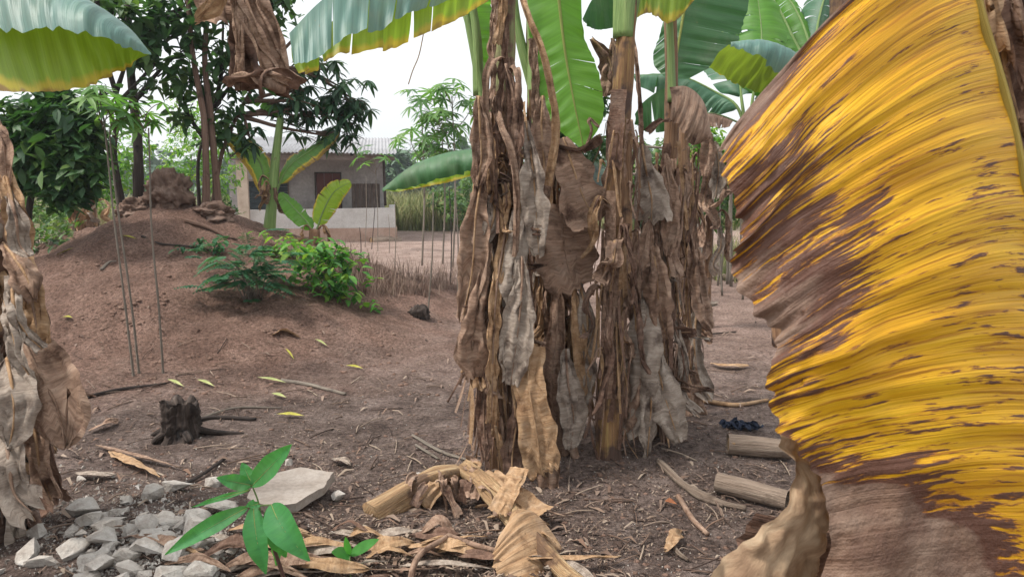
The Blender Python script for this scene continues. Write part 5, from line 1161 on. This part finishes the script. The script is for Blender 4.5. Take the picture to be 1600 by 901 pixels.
# small young shoot in front
def shoot():
    D = 2.5; b = ground(452, 935); root = thing('young_shoot', b, 'fresh green leafy shoot standing in front of the rubble', 'young plant')
    mb = MB(); tube(mb, [b - V((0, 0, .02)), at(438, 885, D - .1), at(412, 820, D - .12), at(388, 792, D - .12)], [.009, .007, .005, .004], 7, 26); mb.build('stem', mat_stem('shoot_stem', (.14, .05, .05), (.2, .09, .08), (.16, .2, .08), (.12, .05, .05), 0, .5), root)
    mb = MB(); tube(mb, [at(408, 812, D - .12), at(404, 785, D - .12), at(394, 758, D - .12)], [.0035, .003, .0025], 6, 12); mb.build('stem', S_GR2, root)
    mb = MB(); tube(mb, [at(388, 792, D - .12), at(395, 790, D - .13), at(430, 788, D - .14)], .003, 6, 12); mb.build('stem', S_GR2, root)
    G = mat_green('shoot_leaf', (.045, .23, .07), (.09, .32, .05), edge_at=1.3, trans=.4, tcol=(.16, .55, .06), vf=14, rough=.6, brown=.03)
    def lf(b_, t_, wpx, dd=(-.12, -.12), sag=.0, bend=0, fold=.3):
        A = at(b_[0], b_[1], D + dd[0]); B = at(t_[0], t_[1], D + dd[1]); nrm = V((0, -1, .5)); mb = MB(); d_ = B - A; S = d_.cross(nrm).normalized(); U = S.cross(d_).normalized(); n = 16; v = []; uv = []; f = []
        for i in range(n + 1):
            q = i / n; w_ = wpx / F * D * .5 * math.sin(math.pi * (q * .97 + .02) ** .8) ** .85; c = A + d_ * q + U * (bend * math.sin(q * math.pi)) - V((0, 0, sag * q * q))
            for j in range(-3, 4):
                s = j / 3; v.append(c + S * w_ * s + U * (w_ * fold * abs(s) ** 1.5 + .003 * math.sin(q * 18 + s * 2) * abs(s))); uv.append((.5 + s / 2, q))
        for i in range(n):
            for j in range(6): k = i * 7 + j; f.append((k, k + 1, k + 8, k + 7))
        mb.add(v, f, uv); o = mb.build('leaf', G, root); rb = MB(); tube(rb, [A + d_ * q + U * (bend * math.sin(q * math.pi) - .001) - V((0, 0, sag * q * q)) for q in (0, .25, .5, .75, .97)], [.0022, .0015, .0006], 5, 14); rb.build('midrib', S_RIB, root, o)
    lf((394, 758), (456, 694), 34, (-.12, -.18)); lf((394, 757), (378, 722), 22, (-.12, -.1)); lf((394, 758), (338, 746), 24, (-.12, -.16))
    lf((387, 792), (258, 866), 27, (-.12, -.22), bend=.02, fold=.5); lf((390, 765), (300, 792), 9, (-.10, -.0), bend=.01)
    lf((396, 790), (416, 896), 36, (-.13, -.2), bend=.03); lf((424, 788), (484, 876), 46, (-.14, -.26), bend=.05, fold=.4); lf((420, 792), (447, 870), 34, (-.12, -.10), bend=.02); lf((436, 800), (432, 885), 22, (-.1, -.02))
    lf((405, 786), (384, 792), 16, (-.12, -.2))
    b2 = ground(548, 905); r2 = thing('seedling', b2, 'small green lobed leaf poking out of the dry litter at the bottom', 'seedling')
    mb = MB(); tube(mb, [b2, at(546, 868, 2.62)], .003, 5, 6); mb.build('stem', S_GR2, r2)
    root_ = root
    for t_, wpx in (((592, 842), 20), ((518, 862), 22), ((540, 838), 12), ((525, 880), 14)):
        mb = MB(); A = at(546, 866, 2.6); B = at(t_[0], t_[1], 2.55); lance(mb, A, B, wpx / F * 2.6 * .5, (0, -.7, .7), 0, .2, n=9, u=.4); mb.build('leaf', F_SHOOT, r2)
shoot()
# rubble: individual lumps and the big slab
def chunk(c, sx, sy, sz, seed, mat=CONC, name='concrete_lump', rot=None):
    r = random.Random(seed); mb = MB(); n = 9; v = []; f = []; import bmesh
    bm = bmesh.new(); pts = [V((r.uniform(-1, 1), r.uniform(-1, 1), r.uniform(-1, 1))) for _ in range(16)]
    pts = pts[:12]; pts = [V((q.x * sx, q.y * sy, q.z * sz)) * (1 / max(.55, q.length)) * .85 for q in pts]
    for q in pts: bm.verts.new(q)
    bmesh.ops.convex_hull(bm, input=list(bm.verts)); bmesh.ops.delete(bm, geom=[x for x in bm.verts if not x.link_faces], context='VERTS')
    bmesh.ops.subdivide_edges(bm, edges=list(bm.edges), cuts=2, use_grid_fill=True); bmesh.ops.smooth_vert(bm, verts=list(bm.verts), factor=.12, use_axis_x=True, use_axis_y=True, use_axis_z=True)
    for x in bm.verts: x.co *= 1 + .10 * noise.noise(x.co * (2.2 / max(sx, sz)) + V((seed, 0, 0))) + .05 * noise.noise(x.co * (8 / max(sx, sz)) + V((seed, 9, 0)))
    from mathutils import Euler
    e = Euler(rot or (r.uniform(-.4, .4), r.uniform(-.4, .4), r.uniform(0, 6)))
    for x in bm.verts: x.co.rotate(e)
    bm.verts.index_update(); mb.add([x.co + c for x in bm.verts], [[x.index for x in q.verts] for q in bm.faces]); bm.free()
    return mb.build(name, mat, smooth=False)
def slab():
    top = [(385, 778), (402, 745), (470, 729), (522, 738), (505, 760), (462, 785), (420, 790)]; D0 = 3.0
    # real flat slab tilted a little towards the camera
    pts = [at(a, b, 2.92 + (790 - b) * .0075) for a, b in top]; mb = MB(); n = len(pts); th = .04; v = pts + [p + V((.012 * fn(i, 3), .01, -th - .02 * fn(i, 5))) for i, p in enumerate(pts)]
    import bmesh
    bm = bmesh.new(); vs = [bm.verts.new(p) for p in v]; bm.faces.new(vs[:n][::-1]); bm.faces.new(vs[n:])
    for i in range(n): bm.faces.new((vs[i], vs[(i + 1) % n], vs[n + (i + 1) % n], vs[n + i]))
    bmesh.ops.recalc_face_normals(bm, faces=bm.faces); bmesh.ops.triangulate(bm, faces=bm.faces); bmesh.ops.subdivide_edges(bm, edges=list(bm.edges), cuts=4, use_grid_fill=True)
    for x in bm.verts: x.co += V((noise.noise(x.co * 30), noise.noise(x.co * 30 + V((9, 0, 0))), .6 * noise.noise(x.co * 30 + V((0, 9, 0))))) * .007
    bm.verts.index_update(); mb.add([x.co.copy() for x in bm.verts], [[x.index for x in q.verts] for q in bm.faces]); bm.free()
    tag(mb.build('concrete_slab', SLAB, smooth=False), 'flat broken slab of pinkish concrete lying on the rubble', 'concrete slab')
slab()
GR = 'broken concrete lumps in the rubble heap'
named = [((282, 766), .12, .06, .045, 'knobbly pale concrete lump at the back left of the rubble heap'), ((330, 760), .07, .05, .04, 'pale lump beside the flat slab, behind the long green leaf'), ((255, 820), .105, .06, .035, 'flat topped white concrete lump left of the long green leaf'),
         ((530, 782), .065, .045, .035, 'grey concrete lump lying alone right of the flat slab'), ((455, 726), .05, .03, .025, 'small concrete lump behind the flat slab'), ((655, 748), .035, .03, .025, 'small grey stone left of the cut pale banana stem'),
         ((140, 890), .055, .045, .05, 'pointed white lump at the bottom of the rubble heap'), ((70, 888), .09, .05, .03, 'long grey lump at the bottom left of the rubble heap'), ((130, 752), .05, .035, .02, 'small concrete bit between the left clump and the rubble heap'),
         ((200, 880), .06, .05, .045, 'round grey lump low in the middle of the rubble heap'), ((345, 800), .09, .06, .04, 'brown stained lump under the young shoot'), ((310, 905), .10, .06, .05, 'big grey lump at the bottom edge under the dry leaves')]
for i, ((px, py), a, b, c, lb) in enumerate(named):
    p = gpx(px, py); tag(chunk(p + V((0, 0, c * .45)), a, b, c, 40 + i, rot=(.1 * fn(i, 1), .2 * fn(i, 2), fn(i, 3))), lb, 'concrete lump', GR)
rr_ = random.Random(5)
for i in range(105):
    px, py = rr_.gauss(225, 80), rr_.gauss(845, 42)
    if i % 5 == 0: py += 10
    if py > 925 or px < 20 or px > 420 or py < 765 + abs(px - 260) * .25: continue
    s = rr_.uniform(.02, .055) if i % 4 else rr_.uniform(.06, .085); p = gpx(px, py)
    tag(chunk(p + V((0, 0, s * rr_.uniform(-.05, .45))), s * 1.2, s * .95, s * .68, 90 + i), 'rough grey lump among the others in the rubble heap', 'concrete lump', GR)
# gravel and crumbs as stuff
def gravel():
    r = random.Random(9); mb = MB()
    for i in range(5200):
        if i < 4000: px, py = r.gauss(230, 110), r.gauss(845, 50)
        else: px, py = r.uniform(0, 1250), 560 + 345 * r.random() ** .7
        if py < 500 or py > 930: continue
        p = gpx(px, py); s = r.uniform(.003, .014) * (.6 + r.random() ** 3) if i < 4000 else r.uniform(.002, .007)
        v = [p + V((r.uniform(-1, 1), r.uniform(-1, 1), r.uniform(-.3, 1))) * s for _ in range(3)] + [p + V((0, 0, s)), p - V((0, 0, s * .4))]
        mb.add(v, [(0, 1, 3), (1, 2, 3), (2, 0, 3), (0, 4, 1), (1, 4, 2), (2, 4, 0)])
    return mb.build('gravel', CONC, smooth=False)
tag(gravel(), 'fine grey gravel and crumbs of concrete strewn over the soil', 'gravel', kind='stuff')
def clods():
    r = random.Random(19); mb = MB()
    for i in range(420):
        px = r.uniform(80, 700); py = r.uniform(380, 620); p = gpx(px, py); s = r.uniform(.006, .022)
        if fn(p.x * 1.2, p.y * 1.2, 4) < 0: continue
        lump(mb, p, s * 1.2, s, s * .7, i, 8, .4, 2)
    for i in range(500):
        px = r.uniform(80, 1200); py = r.uniform(600, 900); p = gpx(px, py); s = r.uniform(.004, .013); lump(mb, p, s * 1.2, s, s * .6, i, 8, .4, 2)
    return mb.build('soil_clods', mat_plain('soil_clods', [(.11, .07, .05), (.17, .105, .08), (.23, .15, .115)], 5, .95))
tag(clods(), 'small clods of reddish soil', 'soil', kind='stuff')
def litter():
    r = random.Random(12); mb = MB()
    def chip(p, L, w, u, lift=.006):
        a = r.uniform(0, 6.28); d = V((math.cos(a), math.sin(a), r.uniform(-.15, .3))) * L * .5; s = V((-math.sin(a), math.cos(a), r.uniform(-.4, .4))) * w * .5; c = p + V((0, 0, lift)); b = V((0, 0, r.uniform(0, .3) * L))
        mb.add([c - d - s * .5, c - d + s * .5, c + s + b, c - s + b, c + d * .9 + s * .4, c + d - s * .4], [(0, 1, 2, 3), (3, 2, 4, 5)], [(u, 0)] * 6)
    for i in range(21000):
        m = r.random()
        if m < .62: px, py = r.uniform(60, 1260), 600 + 320 * r.random() ** .75
        elif m < .80: px, py = r.gauss(600, 110), r.gauss(868, 30)
        elif m < .90: px, py = r.uniform(560, 1210), r.uniform(455, 620)
        else: px, py = r.uniform(60, 700), r.uniform(460, 640)
        if py > 935 or py < 430: continue
        p = gpx(px, py)
        if py < 690 and px < 730 and r.random() < .6: continue
        if m < .62 and fn(p.x * 1.3, p.y * 1.3, 7) < -.15 and r.random() < .75: continue
        big = r.random() < .05
        chip(p, r.uniform(.03, .10) if big else r.uniform(.005, .03), r.uniform(.006, .022) if big else r.uniform(.0015, .008), min(.99, r.random()))
    for i in range(420):
        p = gpx(r.uniform(80, 1250), 540 + 370 * r.random() ** .8); a = r.uniform(0, 6.28); L = r.uniform(.04, .22); d = V((math.cos(a), math.sin(a), 0)) * L; q = p + d; k = len(mb.v)
        e = V((q.x, q.y, h(q.x, q.y) + r.uniform(.002, .02))); tube(mb, [p + V((0, 0, .004)), p.lerp(e, .5) + V((r.uniform(-.01, .01), r.uniform(-.01, .01), .008)), e], r.uniform(.0015, .004), 4, 6); u = r.random() * .99
        for z in range(k, len(mb.uv)): mb.uv[z] = (u, 0)
    return mb.build('leaf_litter', LIT)
tag(litter(), 'brown crumbled leaf litter and chips over the trodden soil', 'litter', kind='stuff')
# dry leaf scraps one can tell apart in the pile at the bottom
rr_ = random.Random(31)
for i in range(78):
    if i < 58 and i % 5 in (1, 3): continue
    if i < 58: px, py = rr_.gauss(600, 125), rr_.gauss(872, 24)
    else: px, py = rr_.uniform(230, 480), rr_.uniform(850, 915)
    if py > 925 or px < 250 or px > 900: continue
    p = gpx(px, py); a = rr_.uniform(-.6, .6) + (0 if rr_.random() < .5 else 3.14); L = rr_.uniform(.12, .36); d = V((math.cos(a), math.sin(a) * .7, 0)); z = rr_.uniform(.01, .055)
    P = [p - d * L * .5 + V((0, 0, z)), p + V((0, rr_.uniform(-.04, .04), z + rr_.uniform(0, .04))), p + d * L * .5 + V((0, 0, z * .6))]
    mb = MB(); ribbon(mb, P, rr_.uniform(.012, .042), 1700 + i, rr_.uniform(.5, 1.4), az=a + 1.57, prof='leaf', N=20, M=8, rough=.008)
    tag(mb.build('dry_leaf', DEAD[rr_.choice((0, 2, 1, 2, 3))]), 'curled dry leaf strip in the litter pile at the bottom', 'dry leaf', 'curled dry leaf strips in the litter pile')
for i, (L, w_, m, lb) in enumerate([
    ([(170, 712), (215, 735), (250, 752)], .035, 2, 'long tan dry leaf on the soil above the rubble'), ([(150, 700), (220, 722), (285, 738)], .022, 0, 'narrow reddish brown leaf strip above the rubble'),
    ([(140, 680), (165, 672), (185, 660)], .04, 0, 'curled brown leaf left of the charred stump'), ([(118, 745), (150, 752), (180, 748)], .035, 1, 'grey dry leaf beside the foot of the left clump'),
    ([(425, 528), (445, 522), (468, 530)], .05, 2, 'brown leaf lying low on the right face of the mound'), ([(1110, 572), (1140, 578), (1170, 575)], .04, 2, 'pale curled leaf on the soil behind the clump on the right'),
    ([(1040, 870), (1055, 850), (1062, 835)], .03, 2, 'pale leaf scrap near the bottom right'), ([(520, 722), (535, 728), (548, 735)], .03, 1, 'grey leaf scrap beyond the flat slab')]):
    mb = MB(); ribbon(mb, [gpx(a, b, .02 + .015 * (k == 1)) for k, (a, b) in enumerate(L)], w_, 1900 + i, .7, az=1.5, prof='leaf', N=22, M=8); tag(mb.build('dry_leaf', DEAD[m]), lb, 'dry leaf')
for i, (a, b, w_, m, lb) in enumerate([
    ((262, 598), (288, 608), 11, FPALE, 'pale yellow fallen leaf at the foot of the upright cassava stem'), ((308, 597), (336, 608), 11, FPALE, 'pale fallen leaf second from the cassava stems'),
    ((402, 594), (448, 602), 11, FPALE, 'light green fallen leaf at the end of the pale stick'), ((424, 620), (448, 626), 7, FPALE, 'tiny green fallen leaf below the light green one'),
    ((432, 652), (476, 655), 16, FYEL, 'bright yellow fallen leaf in the middle of the soil'), ((446, 548), (460, 566), 12, FYEL, 'yellow green fallen leaf on the lower mound'),
    ((492, 534), (512, 544), 13, FPALE, 'green fallen leaf on the lower right mound'), ((98, 501), (114, 503), 7, FYEL, 'small yellow leaf on the left face of the mound'),
    ((86, 403), (118, 390), 8, FYEL, 'pale yellow leaf on the left shoulder of the mound'), ((190, 372), (214, 377), 9, FYEL, 'yellow leaf high on the mound beside the long thin root'),
    ((800, 688), (828, 760), 0, FYEL, None), ((1038, 790), (1058, 796), 16, TAGR, 'small orange fallen leaf between the clump and the logs'), 
    ((540, 575), (568, 580), 10, FYEL, 'small yellow leaf near the middle of the soil'), ((480, 740), (496, 745), 0, FYEL, None)]):
    if not lb: continue
    mb = MB(); A, B = gpx(*a, .02), gpx(*b, .02); half_blade(mb, [A, A.lerp(B, .5), B], [A, A.lerp(B, .5) + V((0, .016, .014)), B], 1, (), 12, 5, None, .004, i)
    half_blade(mb, [A, A.lerp(B, .5), B], [A, A.lerp(B, .5) - V((0, .024, -.008)), B], -1, (), 12, 5, None, .004, i)
    tag(mb.build('fallen_leaf', m), lb, 'fallen leaf')
# rails and dry stems under the thicket on the right
def rails():
    root = thing('pole_fence', gd(1070, 10.5), 'rough fence of thin poles half hidden behind the dead stems on the right', 'fence'); d = 10.5
    for z0, z1 in ((228, 232), (272, 268)): mb = MB(); tube(mb, [at(985, z0, d), at(1070, (z0 + z1) / 2 + 2, d), at(1165, z1, d)], .018, 6, 16, wob=.2); mb.build('rail', BARK_P, root)
    for px in (995, 1062, 1142): b = gd(px, d + .05); mb = MB(); tube(mb, [b, at(px, 215, d + .05)], .022, 6, 10, wob=.2); mb.build('post', BARK_P, root)
rails()
rr_ = random.Random(41)
for i in range(26):
    px = rr_.uniform(1085, 1200); d = rr_.uniform(9.2, 11.5); b = gd(px, d); t = at(px + rr_.uniform(-12, 12), rr_.uniform(280, 360), d); mb = MB(); tube(mb, [b, b.lerp(t, .5) + V((rr_.uniform(-.03, .03), 0, 0)), t], [.016, .013, .008], 5, 10, wob=.3, seed=i)
    tag(mb.build('dry_stalk', BARK_P), 'thin dry stem standing under the thicket on the right', 'dry stem', 'thin dry stems standing under the thicket')
# ordinal labels for repeats of one kind
def ordinal(n):
    o = ['first', 'second', 'third', 'fourth', 'fifth', 'sixth', 'seventh', 'eighth', 'ninth', 'tenth', 'eleventh', 'twelfth', 'thirteenth', 'fourteenth', 'fifteenth', 'sixteenth', 'seventeenth', 'eighteenth', 'nineteenth']
    if n < 19: return o[n]
    t = {2: 'twenty', 3: 'thirty', 4: 'forty', 5: 'fifty'}[(n + 1) // 10]; return t + '-' + o[(n + 1) % 10 - 1] if (n + 1) % 10 else {'twenty': 'twentieth', 'thirty': 'thirtieth', 'forty': 'fortieth', 'fifty': 'fiftieth'}[t]
def relabel(prefix, key, fmt):
    d = {}
    for o in list(C.objects):
        if o.get('label') == prefix and o.parent is None: d.setdefault(key(o), []).append(o)
    for k, L in d.items():
        L.sort(key=lambda o: o.location.x)
        for i, o in enumerate(L): o['label'] = fmt(k, ordinal(i))
CN = {'dead_leaf_brown': 'brown', 'dead_leaf_grey': 'grey', 'dead_leaf_tan': 'tan', 'dead_leaf_dark': 'dark brown'}
def size(o, a, b): m = max(o.dimensions); return 'small' if m < a else 'middling' if m < b else 'large'
bpy.context.view_layer.update()
relabel('curled dry leaf strip in the litter pile at the bottom', lambda o: (CN[o.data.materials[0].name], {'small': 'short', 'middling': 'medium', 'large': 'long'}[size(o, .18, .27)]), lambda k, n: f'{k[1]} curled {k[0]} dry leaf strip in the litter pile, {n} such from the left')
relabel('rough grey lump among the others in the rubble heap', lambda o: (size(o, .07, .1), 'back' if o.location.y > 3.0 else 'front'), lambda k, n: f'{k[0]} rough grey lump in the {k[1]} half of the rubble heap, {n} from the left')
relabel('thin dry stem standing under the thicket on the right', lambda o: 'tall' if o.dimensions.z > 1.2 else 'short', lambda k, n: f'{k} thin dry stalk under the thicket on the right, {n} from the left')
# air
mb = MB(); box(mb, (-130, -8, -3), (130, 125, 14)); hz = NT('air')
hz.t.nodes.remove(hz.b); pv = hz.n('VolumePrincipled', {'Density': .0011}); pv.inputs['Color'].default_value = (.86, .93, 1, 1); hz.t.links.new(pv.outputs[0], hz.out.inputs['Volume'])
o = mb.build('haze', hz.m, smooth=False); tag(o, 'thin pale haze', 'haze', kind='stuff')
